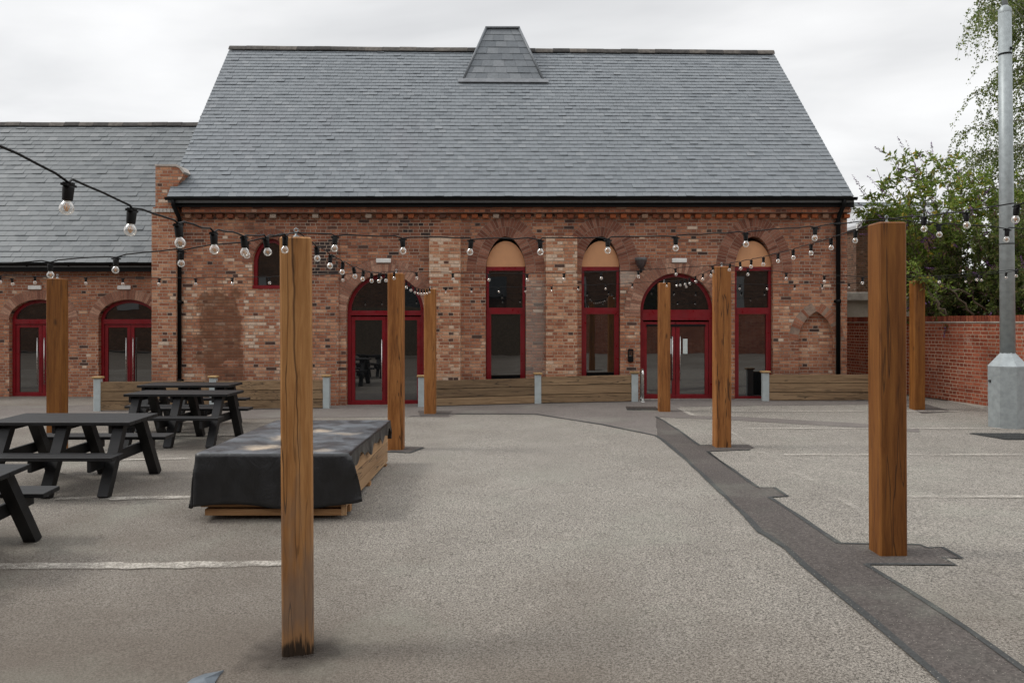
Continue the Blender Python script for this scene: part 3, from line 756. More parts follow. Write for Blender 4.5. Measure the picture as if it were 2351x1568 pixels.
def glass(poly, y, parent): return prism_y(poly, y, y+.012).build('glass_pane', M['glass'], parent)
def rect(x0, x1, z0, z1): return [(x0, z0), (x1, z0), (x1, z1), (x0, z1)]
def arched_door(key, build, Y, OPd, leaf_top, transom_top, transom_bot, name='arched_door', header=False, sill=True, sm=.12):
    cx, a, z0, zs, bh, pw = OPd; k = Y/F
    yf = Y+sm
    mb = MB(); outer = opening(cx, a-.004, z0+.005, zs, bh-.004, pw)
    inn = ring_frame(outer, .075, yf, yf+.10, mb)
    mb.box(cx-a+.06, cx+a-.06, yf-.012, yf+.09, fz(transom_bot, Y), fz(transom_top, Y))
    d = mb.build(name, M['red'], build)
    glass([(x, z) for x, z in opening(cx, a-.06, fz(transom_top, Y)-.01, max(zs, fz(transom_top, Y)), bh-.06-max(0, fz(transom_top, Y)-zs)*.9, pw)], yf+.055, d)
    lt = fz(leaf_top, Y); lb = z0+.02; ws = .10; a2 = a-.085
    for s in (-1, 1):
        x0, x1 = (cx-a2, cx-.006) if s < 0 else (cx+.006, cx+a2)
        lf = MB(); ft = .10 if header else .075
        prism_y(rect(x0, x0+ws*.8, lb, lt), yf+.02, yf+.07, lf); prism_y(rect(x1-ws*.8, x1, lb, lt), yf+.02, yf+.07, lf)
        prism_y(rect(x0+ws*.8, x1-ws*.8, lb, lb+.085), yf+.02, yf+.07, lf); prism_y(rect(x0+ws*.8, x1-ws*.8, lt-ft, lt), yf+.02, yf+.07, lf)
        lf.build('door_leaf', M['red'], d)
        glass(rect(x0+ws*.78, x1-ws*.78, lb+.08, lt-ft+.005), yf+.042, d)
        hx = cx+s*.085; h = MB(); hz0, hz1 = lb+.28, lb+1.42
        if header: hz0, hz1 = lb+.38, lb+1.36
        h.tube([(hx, yf-.045, hz0), (hx, yf-.045, hz1)], .0105, 10)
        for q in range(4):
            zz = hz0+(hz1-hz0)*(.06+.88*q/3); h.tube([(hx, yf-.045, zz), (hx-s*.01, yf+.03, zz)], .009, 8)
        h.build('handle', M['steel'], d)
    if header: MB().box(cx-a2+.07, cx+a2-.07, yf+.0, yf+.03, lt-.105, lt-.055).build('door_closer_rail', M['black'], d)
    if sill: MB().box(cx-a-.02, cx+a+.02, Y-.05, Y+.2, z0-.035, z0+.004).build('threshold', M['concrete'], d)
    return d
arched_door('d1', hall, YF, OP['d1'], 727, 713, 724)
arched_door('d2', hall, YF, OP['d2'], 739, 711, 735, header=True)

def tall_window(key, bot, top=612, panel=True):
    cx, a, z0, zs, bh, pw = OP[key]; yf = YF+.11; b0 = fz(bot)
    mb = MB(); w = .055; x0, x1 = cx-a+.012, cx+a-.012; t0, t1 = fz(621), fz(612); m0, m1 = fz(721), fz(706.5)
    prism_y(rect(x0, x1, t0, t1), yf-.015, yf+.09, mb); prism_y(rect(x0, x0+w, b0, t0), yf, yf+.09, mb); prism_y(rect(x1-w, x1, b0, t0), yf, yf+.09, mb)
    prism_y(rect(x0+w, x1-w, m0, m1), yf-.008, yf+.09, mb); prism_y(rect(x0+w, x1-w, b0, b0+.06), yf, yf+.09, mb)
    for s in (0, 1):
        xa = x0+w if s == 0 else x1-w-.05
        prism_y(rect(xa, xa+.05, b0+.06, m0), yf+.012, yf+.08, mb)
    d = mb.build('window', M['red'], hall)
    glass(rect(x0+w*.9, x1-w*.9, m1-.005, t0+.005), yf+.05, d); glass(rect(x0+w+.045, x1-w-.045, b0+.05, m0+.005), yf+.05, d)
    arc = opening(cx, a-.012, t1+.002, t1+.003, fz(553)-t1, .56)
    prism_y(arc, yf-.004, yf+.08).build('infill_panel', M['tan'], d)
    return d
for kx, bt in (('w1', 880), ('w2', 875), ('w3', 917)):
    tall_window(kx, bt)
cx, a, z0, zs, bh, pw = OP['w0']
mb = MB(); ring_frame(opening(cx, a-.004, z0+.004, zs, bh-.004, pw), .075, YF+.1, YF+.19, mb)
mb.box(cx-a+.01, cx+a-.01, YF-.01, YF+.12, z0+.0, z0+.075)
d = mb.build('window', M['red'], hall); glass(opening(cx, a-.06, z0+.06, zs, bh-.06, pw), YF+.15, d)
# interior darkness behind the openings is the dark glass itself; back panels close the reveals
# roof
Ye, Yr = 17.02, 21.4
eL, eR = at(383, 452.3, Ye), at(1960, 451.5, Ye)
rL, rR = at(527, 114, Yr), at(1777, 125, Yr)
slates(eL, eR, rR, rL, .150, .185, M['slate'], 'slate_roof', hall)
# roof structure under the slates, back slope and verge
mb = MB()
back = 25.6
bL, bR = Vector((rL.x+.1, back, eL.z)), Vector((rR.x+.1, back, eR.z))
o_ = Vector((0, .03, -.06))
mb.add([eL+o_*.3, eR+o_*.3, rR+o_*.3, rL+o_*.3, eL+o_*2, eR+o_*2, rR+o_*2, rL+o_*2], [(0, 1, 2, 3), (7, 6, 5, 4), (0, 4, 5, 1), (1, 5, 6, 2), (3, 7, 4, 0)])
mb.add([rL, rR, bR, bL, rL-Vector((0, 0, .12)), rR-Vector((0, 0, .12)), bR-Vector((0, 0, .12)), bL-Vector((0, 0, .12))], [(0, 1, 2, 3), (7, 6, 5, 4), (0, 3, 7, 4), (1, 5, 6, 2), (3, 2, 6, 7)])
mb.build('roof_deck', M['slate_dark'], hall)
ridge_line(rL+Vector((0, 0, .075)), rR+Vector((0, 0, .075)), 'ridge_tiles', hall)
# louvre-less roof vent (slated, tapering) astride the ridge
YV = 20.34
vb = [at(1064, 183, YV), at(1247, 184, YV)]; vt = [at(1117, 66, 21.1), at(1191, 67, 21.1)]
vent = slates(vb[0], vb[1], vt[1], vt[0], .235, .30, M['slate_dark'], 'roof_vent', hall, .014)
mb = MB(); yb2 = 22.8; zb2 = vb[0].z-.4
q = [vb[0]+Vector((0, .02, -.01)), vb[1]+Vector((0, .02, -.01)), vt[1]+Vector((0, .02, -.01)), vt[0]+Vector((0, .02, -.01)), Vector((vb[0].x, yb2, zb2)), Vector((vb[1].x, yb2, zb2)), vt[1]+Vector((0, .55, 0)), vt[0]+Vector((0, .55, 0))]
mb.add(q, [(0, 1, 2, 3), (5, 4, 7, 6), (1, 5, 6, 2), (4, 0, 3, 7), (3, 2, 6, 7)])
mb.build('vent_body', M['slate_dark'], vent)
mb = MB()
for a_, c_ in ((vb[0], vt[0]), (vb[1], vt[1])): mb.tube([a_+Vector((0, -.01, .0)), c_+Vector((0, -.01, .03))], .035, 6)
mb.box(vt[0].x-.03, vt[1].x+.03, 21.04, 21.7, vt[0].z+.0, vt[0].z+.035)
mb.build('vent_hips', M['slate_dark'], vent)
sl = (rL-eL).normalized(); nr = Vector((0, -sl.z, sl.y)).normalized()
mb = MB(); p0 = vb[0]+Vector((-.13, -.02, .02)); p1 = vb[1]+Vector((.13, -.02, .02)); dn = Vector((0, -sl.y, -sl.z))*.17
base = [p0+nr*.008, p1+nr*.008, p1+dn+nr*.008, p0+dn+nr*.008]
mb.add(base+[v-nr*.02 for v in base], [(3, 2, 1, 0), (4, 5, 6, 7), (0, 1, 5, 4), (1, 2, 6, 5), (2, 3, 7, 6), (3, 0, 4, 7)])
mb.build('lead_flashing', M['lead'], vent)
# fascia, gutter, downpipes
mb = MB(); mb.box(fx(399, 17.2), XR+.05, 17.16, 17.21, fz(475.5, 17.16), eL.z-.005); mb.box(fx(399, 17.2), XR+.05, 17.21, YF, eL.z-.19, eL.z-.175)
mb.build('fascia', M['black'], hall)
def gutter(x0, x1, y, z, r, parent):
    mb = MB(); n = 8; vs = []
    for x in (x0, x1):
        for rr in (r, r-.01):
            for i in range(n+1):
                a_ = math.pi*i/n; vs.append((x, y-rr*math.cos(a_), z-rr*math.sin(a_)))
    fs = []; m_ = n+1
    for i in range(n): fs += [(i, i+1, 2*m_+i+1, 2*m_+i), (m_+i+1, m_+i, 3*m_+i, 3*m_+i+1), (i, m_+i, m_+i+1, i+1), (2*m_+i, 2*m_+i+1, 3*m_+i+1, 3*m_+i)]
    mb.add(vs, fs, 0, True)
    for x in np.arange(x0+.3, x1, 1.0): mb.box(x, x+.03, y+r-.01, y+r+.02, z-.08, z+.01)
    return mb.build('gutter', M['black'], parent)
gutter(fx(380, Ye), fx(1967, Ye), Ye-.005, eL.z-.012, .062, hall)
def downpipe(x, ztop, zbot, yw, parent, yg):
    mb = MB(); mb.tube([(x, yg, ztop), (x, yg, ztop-.12), (x, yw-.07, ztop-.38), (x, yw-.07, zbot)], .048, 10)
    for z in (ztop-.5, (ztop+zbot)/2, zbot+.5): mb.tube([(x, yw-.07, z-.04), (x, yw-.07, z+.04)], .058, 10); mb.box(x-.07, x+.07, yw-.02, yw, z-.03, z+.03)
    return mb.build('downpipe', M['black'], parent)
downpipe(fx(411.5, 17.33), eL.z-.04, -.02, YF, hall, Ye); downpipe(fx(1921.5), eR.z-.04, .02, YF, hall, Ye)

# ------------------------------------------------------------------ left wing
YW = 19.4
wing = empty('brick_wing', (-12, YW, 0), 'lower brick wing on the left with a slate roof and two arched double doors', 'building')
wd = [px_open(21, 157, 688, 735, 911, .5, YW), px_open(226, 362, 688, 735, 911, .5, YW)]
sp = wd[1][0]-wd[0][0]
extra = [(wd[0][0]-sp*(i+1), *wd[0][1:]) for i in range(2)]
mb = plate([(-24, zb), (-7.45, zb), (-7.45, 3.1), (-24, 3.1)], [opening(*w) for w in wd+extra], YW, YW+.34)
mb.box(-24, -23.66, YW+.34, 27, zb, 3.1); mb.box(-23.66, -7.6, 26.66, 27, zb, 3.1)
mb.build('wall', M['brick_wing'], wing)
for w in wd+extra:
    arched_door('x', wing, YW, w, 745, 733, 744)
    voussoirs(arch_pts(w[0], w[1], w[3], w[4], .5, 40)[::-1], YW, [.24], 'brick_arch', wing, mat=M['voussoir_pale'])
Yw0, Yw1 = 19.05, 23.15
wl = [Vector((-25, Yw0, fz(603.5, Yw0))), Vector((-7.5, Yw0, fz(603.5, Yw0))), Vector((-7.5, Yw1, fz(289, Yw1))), Vector((-25, Yw1, fz(288, Yw1)))]
slates(*wl, .20, .25, M['slate_wing'], 'slate_roof', wing)
mb = MB(); o_ = Vector((0, .02, -.03))
q = [p+o_ for p in wl]+[p+o_*4 for p in wl]
mb.add(q, [(0, 1, 2, 3), (7, 6, 5, 4), (0, 4, 5, 1), (1, 5, 6, 2), (3, 7, 4, 0)])
mb.add([wl[3], wl[2], (-7.5, 27.3, 3.1), (-25, 27.3, 3.1)], [(0, 1, 2, 3)])
mb.build('roof_deck', M['slate_dark'], wing)
ridge_line(wl[3]+Vector((0, 0, .07)), wl[2]+Vector((0, 0, .07)), 'ridge_tiles', wing, .42)
mb = MB(); mb.box(-25, -7.78, 19.12, 19.17, fz(624, 19.12), wl[0].z-.005); mb.box(-25, -7.78, 19.17, YW, wl[0].z-.18, wl[0].z-.165); mb.build('fascia', M['black'], wing)
gutter(-25, -7.78, Yw0-.02, wl[0].z-.012, .06, wing)

# ------------------------------------------------------------------ things on the walls
def wall_light(px, py, Y, w, label):
    c = at(px, py, Y); o = empty('wall_light', c, label, 'wall light', 'white strip lights over the arched doors')
    MB().box(-w/2, w/2, -.055, -.012, -.048, .048, ch=.012).build('diffuser', M['white'], o, False)
    MB().box(-w/2+.02, w/2-.02, -.012, 0, -.04, .04).build('back_plate', M['white'], o, False)
wall_light(881, 599, YF, .325, 'white strip light above the arched red door that stands behind two timber posts')
wall_light(1559, 598.5, YF, .325, 'white strip light above the double door with two paper notices')
wall_light(81.5, 660.5, YW, .325, 'white strip light over the leftmost door of the low wing')
wall_light(286.5, 660.5, YW, .325, 'white strip light over the wing door beside the tall corner pier')
M['iron_grey'] = plain('dark_metal', (.10, .095, .095), .4, .2, 9)
c = at(1469, 605, YF); fl = empty('wall_lamp', c, 'dark dome shaped lamp on the brick wall between arched window and double door', 'wall lamp')
mb = MB(); mb.lathe([(.02, -.14), (.055, -.12), (.09, -.06), (.118, .0), (.128, .05), (.128, .085), (.10, .10), (.0, .105)], 20, (0, -.15, 0)); mb.build('dome', plain('smoked_dome', (.06, .045, .045), .2, .15, 8), fl, False)
mb = MB(); mb.lathe([(.13, .055), (.136, .065), (.136, .10), (.12, .118), (0, .12)], 20, (0, -.15, 0)); mb.box(-.04, .04, -.05, 0, -.02, .10); mb.build('rim', M['iron_grey'], fl, False)
mb = MB(); mb.lathe([(.012, -.22), (.025, -.2), (.03, -.15), (.02, -.13)], 10, (0, -.15, 0)); mb.build('finial', M['black'], fl, False)
c = at(1447.5, 816, YF); kb = empty('entry_panel', c, 'black rounded entry panel on the brick beside the double door', 'entry panel')
MB().box(-.06, .06, -.05, 0, -.145, .145, ch=.02).build('case', M['black'], kb, False)
MB().box(-.035, .035, -.056, -.05, -.02, .10, ch=.002).build('screen', M['glass'], kb, False)
for x0, x1, side in ((1539.5, 1549, 'left'), (1568.5, 1579, 'right')):
    c = at((x0+x1)/2, 795, YF+.13)
    n_ = empty('notice', c, 'white paper notice behind the glass of the %s leaf of the double door' % side, 'notice')
    w_ = (x1-x0)*YF/F
    MB().box(-w_/2, w_/2, -.001, .0015, -.165, .165).build('sheet', M['paper'], n_, False)
    n_.location.y = YF+.12+.038

# ------------------------------------------------------------------ low timber barriers
def barrier(label, segs, posts, h=.62):
    """segs: lists of ground points (px base) with rail tops; built between posts"""
    p0 = posts[0]; c = Vector((p0[0], p0[1], gz(p0[0], p0[1])))
    o = empty('timber_barrier', c, label, 'barrier')
    for (x, y, hh) in posts:
        z = gz(x, y); pm = MB().box(x-.07, x+.07, y-.055, y+.055, z-.05, z+hh, ch=.008).build('post', M['post_grey'], o)
        MB().box(x-.095, x+.095, y-.085, y+.085, z+hh+.001, z+hh+.04, ch=.008).build('cap', M['cap'], pm)
    for (xa, ya, xb, yb, ht) in segs:
        za, zb_ = gz(xa, ya), gz(xb, yb); n = 3
        for i in range(n):
            mb = MB(); z0, z1 = i*ht/n+(.02 if i == 0 else .006), (i+1)*ht/n-.006
            dy = random.uniform(-.006, .006)
            mb.add([(xa, ya-.03+dy, za+z0), (xb, yb-.03+dy, zb_+z0), (xb, yb+.03, zb_+z0), (xa, ya+.03, za+z0),
                    (xa, ya-.03+dy, za+z1), (xb, yb-.03+dy, zb_+z1), (xb, yb+.03, zb_+z1), (xa, ya+.03, za+z1)],
                   [(0, 3, 2, 1), (4, 5, 6, 7), (0, 1, 5, 4), (1, 2, 6, 5), (2, 3, 7, 6), (3, 0, 4, 7)])
            mb.build('plank', M['plank'], o)
        q = MB(); q.add([(xa, ya+.032, za+.02), (xb, yb+.032, zb_+.02), (xb, yb+.032, zb_+ht-.03), (xa, ya+.032, za+ht-.03), (xa, ya+.05, za+.02), (xb, yb+.05, zb_+.02), (xb, yb+.05, zb_+ht-.03), (xa, ya+.05, za+ht-.03)],
              [(0, 1, 2, 3), (7, 6, 5, 4), (0, 4, 5, 1), (1, 5, 6, 2), (2, 6, 7, 3), (3, 7, 4, 0)]); q.build('gap_shade_strip', M['socket'], o)  # black strip added behind the planks, stands in for shade in the gaps
def bx(vx, Y): return (vx-CX)*Y/F
Lp = [(bx(225, 16.2), 16.2), (bx(490, 16.45), 16.45), (bx(750, 16.75), 16.75)]
barrier('low plank barrier behind the picnic tables, with three pale grey posts',
        [(Lp[0][0]+.07, 16.2, Lp[1][0]-.07, 16.45, .60), (Lp[1][0]+.07, 16.45, Lp[2][0]-.07, 16.75, .60)], [(x, y, .665) for x, y in Lp])
Mp = [(bx(968, 16.85), 16.85), (bx(1235, 16.95), 16.95), (bx(1457, 17.0), 17.0)]
barrier('low plank barrier under the middle tan topped windows, between the two arched red doors',
        [(Mp[0][0]+.07, 16.85, Mp[1][0]-.07, 16.95, .55), (Mp[1][0]+.07, 16.95, Mp[2][0]-.07, 17.0, .575)], [(Mp[0][0], 16.85, .63), (Mp[1][0], 16.95, .62), (Mp[2][0], 17.0, .60)])
Rp = [(bx(1757, 17.0), 17.0), (bx(2076, 17.0), 17.0)]
barrier('low plank barrier below the blind pointed niche at the right end of the hall',
        [(Rp[0][0]+.07, 17.0, Rp[1][0], 17.0, .565)], [(Rp[0][0], 17.0, .60)])
# chrome hoop by the double door
def hoop(x, label):
    g = gz(x, 17.2); o = empty('hoop_rail', (x, 17.05, g), label, 'handrail')
    pts = [(0, -.12, 0), (0, -.12, .58)]+[(0, -.12+.12*(1-math.cos(t)), .58+.10*math.sin(t)) for t in np.linspace(.3, math.pi-.3, 7)]+[(0, .12, .58), (0, .12, 0)]
    mb = MB().tube(pts, .026, 12); mb.build('hoop', M['steel'], o, False)
    mb = MB(); mb.lathe([(.06, 0), (.06, .012), (.028, .014)], 14, (0, -.12, 0)); mb.lathe([(.06, 0), (.06, .012), (.028, .014)], 14, (0, .12, 0)); mb.build('base_flange', M['steel'], o, False)
hoop(bx(1474, 17.05), 'shiny steel hoop rail at the left side of the double door')
hoop(bx(1655, 17.05), 'steel hoop rail right of the double door, mostly hidden by a timber post')

# ------------------------------------------------------------------ timber posts
POST = {}
def post(key, x, y, w, top, label, mat, rz=0, tilt=0.0):
    z = gz(x, y); h = top-z
    o = empty('timber_post', (x, y, z), label, 'post', 'timber posts of the string light grid', rz)
    MB().box(-w/2, w/2, -w/2, w/2, -.06, h, ch=.010).build('shaft', mat, o, False)
    mb = MB(); mb.lathe([(.018, h), (.018, h+.012), (.008, h+.014), (.008, h+.035)], 8); mb.tube([(.012*math.cos(t), 0, h+.047+.012*math.sin(t)) for t in np.linspace(0, 6.283, 9)], .004, 6)
    mb.build('eye_bolt', M['galv'], o, False)
    o.rotation_euler.y = tilt
    POST[key] = Vector((x, y, top+.035)); return o
k2, k3 = 11.23/F, 15.6/F
post('l1', -1.327, 4.9, .186, HC+193*4.9/F, 'weathered timber post nearest the camera, with split grain and a rotten black base', M['wood_worn'], R(13), -R(.3))
post('l2', -1.66, 11.23, .215, HC+112*k2, 'timber post right behind the black covered crate', M['wood'], R(1))
post('l3', -1.64, 15.6, .215, HC+76*k3, 'timber post against the pale brick pilaster, right of the arched door', M['wood'], R(-2))
post('r1', 2.845, 6.06, .205, HC+227*6.06/F, 'thick dark orange timber post in the right foreground on its own tarmac patch', M['wood_dark'], 0, -R(.2))
post('r2', 2.93, 11.23, .215, HC+127*k2, 'timber post beside the tarmac trench in front of the double door right jamb', M['wood'], R(.5))
post('r3', 2.94, 15.6, .215, HC+90*k3, 'timber post directly in front of the left leaf of the double door', M['wood'], R(-1))
post('ll2', -6.44, 11.23, .205, HC+100*k2, 'timber post behind the picnic tables, in front of the low wing doors', M['wood_dark'], R(2))
post('rr3', 8.02, 15.84, .215, HC+95*15.84/F, 'timber post beside the red garden wall with leaves over its top', M['wood_dark'], R(3))
# the next posts of the grid, just outside the photograph, carry the string ends
post('rr2', 8.05, 11.23, .215, 2.60, 'timber post right of the lamp column, holding the middle cross string', M['wood'])
post('rr1', 7.95, 6.1, .215, 2.52, 'timber post far right, holding the near cross string', M['wood_dark'])
post('r0', 2.85, .9, .215, 2.48, 'timber post beside the camera on the right, holding a string end', M['wood_dark'])
post('l0', -1.43, 1.0, .205, 2.40, 'timber post beside the camera on the left, holding a string end', M['wood'])
post('ll1', -6.2, 5.3, .215, 2.28, 'timber post far left in front of the picnic tables', M['wood'])
post('lll2', -11.1, 11.2, .215, 2.38, 'timber post far left, level with the low wing doors', M['wood'])

# ------------------------------------------------------------------ string lights
sock = MB()
sock.lathe([(.0, .0), (.0165, .0), (.0172, -.004), (.0155, -.046), (.0145, -.050), (.0, -.050)], 12)
sock.box(-.026, .026, -.011, .011, .000, .008); sock.box(-.012, .012, -.013, .013, .006, .014)
sock.v = [(x, y, z*.88) for x, y, z in sock.v]
sock_me = sock.mesh('lamp_holder'); sock_me.materials.append(M['socket'])
bl = MB()
bl.lathe([(.0115, -.050), (.0135, -.056), (.019, -.064), (.0222, -.074), (.0222, -.082), (.019, -.092), (.012, -.099), (.004, -.1015), (0, -.102)], 16, mi=0)
bl.lathe([(.0125, -.0505), (.0125, -.056), (0, -.0565)], 10, mi=2)
for s in range(4):
    t = s*math.pi/2+.4; bl.tube([(.003*math.cos(t), .003*math.sin(t), -.060), (.0075*math.cos(t), .0075*math.sin(t), -.074), (.002*math.cos(t), .002*math.sin(t), -.088)], .0016, 5, mi=1)
bl.v = [(x*.97, y*.97, z*.86-.0015) for x, y, z in bl.v]
bulb_me = bl.mesh('bulb')
for q in ('bulb', 'filament', 'steel'): bulb_me.materials.append(M[q])
SL = 'strings of clear bulbs'
def string(ka, kb, sag, bulbs, label):
    A, B = POST[ka].copy(), POST[kb].copy()
    def P(t): return A.lerp(B, t)-Vector((0, 0, 4*sag*t*(1-t)))
    o = empty('string_light', A, label, 'string light', SL)
    ts = []
    for vx in bulbs:
        best = None
        for i in range(1001):
            t = i/1000; p = P(t)
            if p.y < .3: continue
            e = abs(CX+F*p.x/p.y-vx)
            if best is None or e < best[0]: best = (e, t)
        ts.append(best[1])
    # the cable dips a little at every lamp
    kn = sorted(set([round(i/44, 4) for i in range(45)]+[round(t, 4) for t in ts]))
    pts = [P(t) for t in kn]
    for i, t in enumerate(kn):
        if any(abs(t-q) < 2e-4 for q in ts): pts[i] -= Vector((0, 0, .010))
        else: pts[i] += Vector((0, 0, random.uniform(-.003, .006)))
    MB().tube(pts, .0042, 6).build('cable', M['socket'], o)
    along = math.atan2(B.y-A.y, B.x-A.x)
    for t in ts:
        p = P(t)-Vector((0, 0, .022))
        h = bpy.data.objects.new('lamp_holder', sock_me); COL.objects.link(h); h.parent = o
        h.location = p-A; h.rotation_euler = (random.gauss(0, R(4)), random.gauss(0, R(4)), along)
        g = bpy.data.objects.new('bulb', bulb_me); COL.objects.link(g); g.parent = h
string('l0', 'l1', .20, [157, 302, 409, 491, 560, 610, 655], 'string light with the largest bulbs, sagging in from the top left to the foreground post')
string('l1', 'll1', .19, [115, 266, 416, 565], 'string light going left from the worn foreground post across the wing eaves')
string('l1', 'l2', .12, [727, 758, 787, 812, 834, 853, 870, 887, 905], 'string light receding from the worn foreground post to the post behind the crate')
string('l2', 'l3', .12, [933, 943, 953, 961, 968, 974, 980, 986], 'short bunched string light between the post behind the crate and the post at the pilaster')
string('l1', 'r1', .085, [769, 925, 1082, 1240, 1395, 1552, 1712, 1872, 2022], 'string light crossing in front of the tan window heads between the two nearest posts')
string('r1', 'rr1', .12, [2155, 2313], 'string light leaving the thick right post to the right, crossing the lamp column')
string('r1', 'r0', .13, [2122, 2218, 2335], 'string light rising from the thick right post towards the top right corner')
string('r1', 'r2', .045, [1964, 1908, 1862, 1821, 1786, 1753, 1725, 1699, 1676], 'string light receding from the thick right post across the right downpipe')
string('r2', 'r3', .07, [1633, 1614, 1597, 1583, 1572, 1562, 1553, 1531], 'short string light in front of the arched fanlight of the double door')
string('l2', 'r2', .075, [956, 1039, 1123, 1210, 1295, 1380, 1466, 1551, 1636], 'string light crossing the upper panes of the two middle windows')
string('ll2', 'l2', .055, [197, 282, 366, 449, 533, 618, 703, 788, 873], 'string light across the dark stained brick left of the foreground post')
string('ll2', 'lll2', .05, [27, 111, -57], 'string light left of the post in front of the low wing')
string('ll2', 'll1', .06, [80, 0], 'string light from the wing post towards the near left corner')
string('r2', 'rr2', .21, [1717, 1805, 1893, 1980, 2068, 2156, 2244, 2333], 'string light across the right downpipe and the bushes at mid distance')
string('l3', 'r3', .04, [1023, 1083, 1145, 1206, 1267, 1328, 1391, 1452], 'faintest string light, lowest of those across the middle windows')
string('r3', 'rr3', .085, [1575, 1637, 1699, 1761, 1825, 1888, 1949, 2010, 2066], 'faint string light over the blind niche, from the double door to the garden wall post')
string('rr3', 'rr2', .06, [2217, 2253, 2310], 'short string light over the red garden wall in front of the brambles')

# ------------------------------------------------------------------ picnic tables
def table_parts():
    parts = []
    L = 1.53; P_ = {}
    mb = MB()
    for i in range(5):
        y0 = -.345+i*.139; mb.box(-L/2, L/2, y0, y0+.134, .71, .75, ch=.004)
    parts.append(('tabletop', mb))
    for s in (-1, 1):
        mb = MB()
        for i in range(2):
            a_, c_ = s*(.50+i*.129), s*(.50+i*.129+.124); mb.box(-L/2-.01, L/2+.01, min(a_, c_), max(a_, c_), .41, .45, ch=.004)
        parts.append(('seat', mb))
    for x in (-.61, 0, .61):
        parts.append(('cross_beam', MB().box(x-.10, x-.06, -.74, .74, .29, .41, ch=.006)))
        parts.append(('top_batten', MB().box(x-.10, x-.06, -.30, .30, .62, .71, ch=.006)))
        for s in (-1, 1):
            parts.append(('leg', MB().bar((x, s*.60, 0), (x, s*.215, .71), .09, .11, (1, 0, 0))))
    return [(n, mb.mesh(n)) for n, mb in parts]
TP = table_parts()
for n, me in TP: me.materials.append(M['plastic'])
def table(xr, yc, label, dz=0):
    xc = xr-.765; o = empty('picnic_table', (xc, yc, gz(xc, yc)+dz), label, 'picnic table', 'black picnic tables in the yard')
    for n, me in TP:
        c = bpy.data.objects.new(n, me); COL.objects.link(c); c.parent = o
    ax = math.atan((gz(xc, yc+.6)-gz(xc, yc-.6))/1.2); ay = -math.atan((gz(xc+.6, yc)-gz(xc-.6, yc))/1.2); o.rotation_euler = (ax, ay, random.uniform(-.01, .01))
table(-4.12, 8.9, 'black picnic table next to the white line, seen whole except its left end')
table(-4.08, 6.42, 'black picnic table cut off at the left edge, nearest the camera')
table(-4.19, 12.0, 'black picnic table behind the front ones, second from the timber barrier')
table(-4.76, 13.62, 'farthest black picnic table, right in front of the timber barrier')

# ------------------------------------------------------------------ crate and tarpaulin
xl, xr_, yf_, yb_ = -2.985, -1.60, 7.56, 10.08; zc = gz(-2.3, 8.5)-.012; ch_ = .585
cr = empty('wooden_crate', ((xl+xr_)/2, (yf_+yb_)/2, zc), 'long low pine crate on skids under a black sheet', 'crate')
def boards(x0, x1, y0, y1, n, z0, z1, along, mat, name):
    mb = MB(); hgt = (z1-z0)/n
    for i in range(n): mb.box(x0, x1, y0, y1, zc+z0+i*hgt+.002, zc+z0+(i+1)*hgt-.004)
    mb.build(name, mat, cr)
boards(xr_-.025, xr_, yf_+.03, yb_, 4, .07, ch_-.01, 'y', M['crate'], 'side_panel'); boards(xl, xl+.025, yf_+.03, yb_, 4, .07, ch_-.01, 'y', M['crate'], 'side_panel')
boards(xl+.026, xr_-.026, yb_-.025, yb_, 4, .07, ch_-.01, 'x', M['crate_x'], 'end_panel'); boards(xl+.026, xr_-.026, yf_+.05, yf_+.075, 4, .07, ch_-.01, 'x', M['crate_x'], 'end_panel')
mb = MB(); mb.box(xl+.05, xr_-.02, yf_+.0, yf_+.09, zc+.0, zc+.06); mb.box(xl+.03, xr_-.03, yf_+.02, yf_+.048, zc+.075, zc+.14); mb.build('base_rail', M['crate_x'], cr)
for y in (yf_+.15, (yf_+yb_)/2-.05, yb_-.2):
    MB().box(xl+.02, xr_+.012, y, y+.09, zc, zc+.068).build('skid', M['crate_x'], cr)
MB().box(xr_-.04, xr_+.008, yf_-.004, yf_+.03, zc, zc+.50).build('corner_post', M['crate'], cr)
MB().box(xl+.03, xr_-.03, yf_+.08, yb_-.03, zc+ch_-.09, zc+ch_-.07).build('lid', M['crate'], cr)
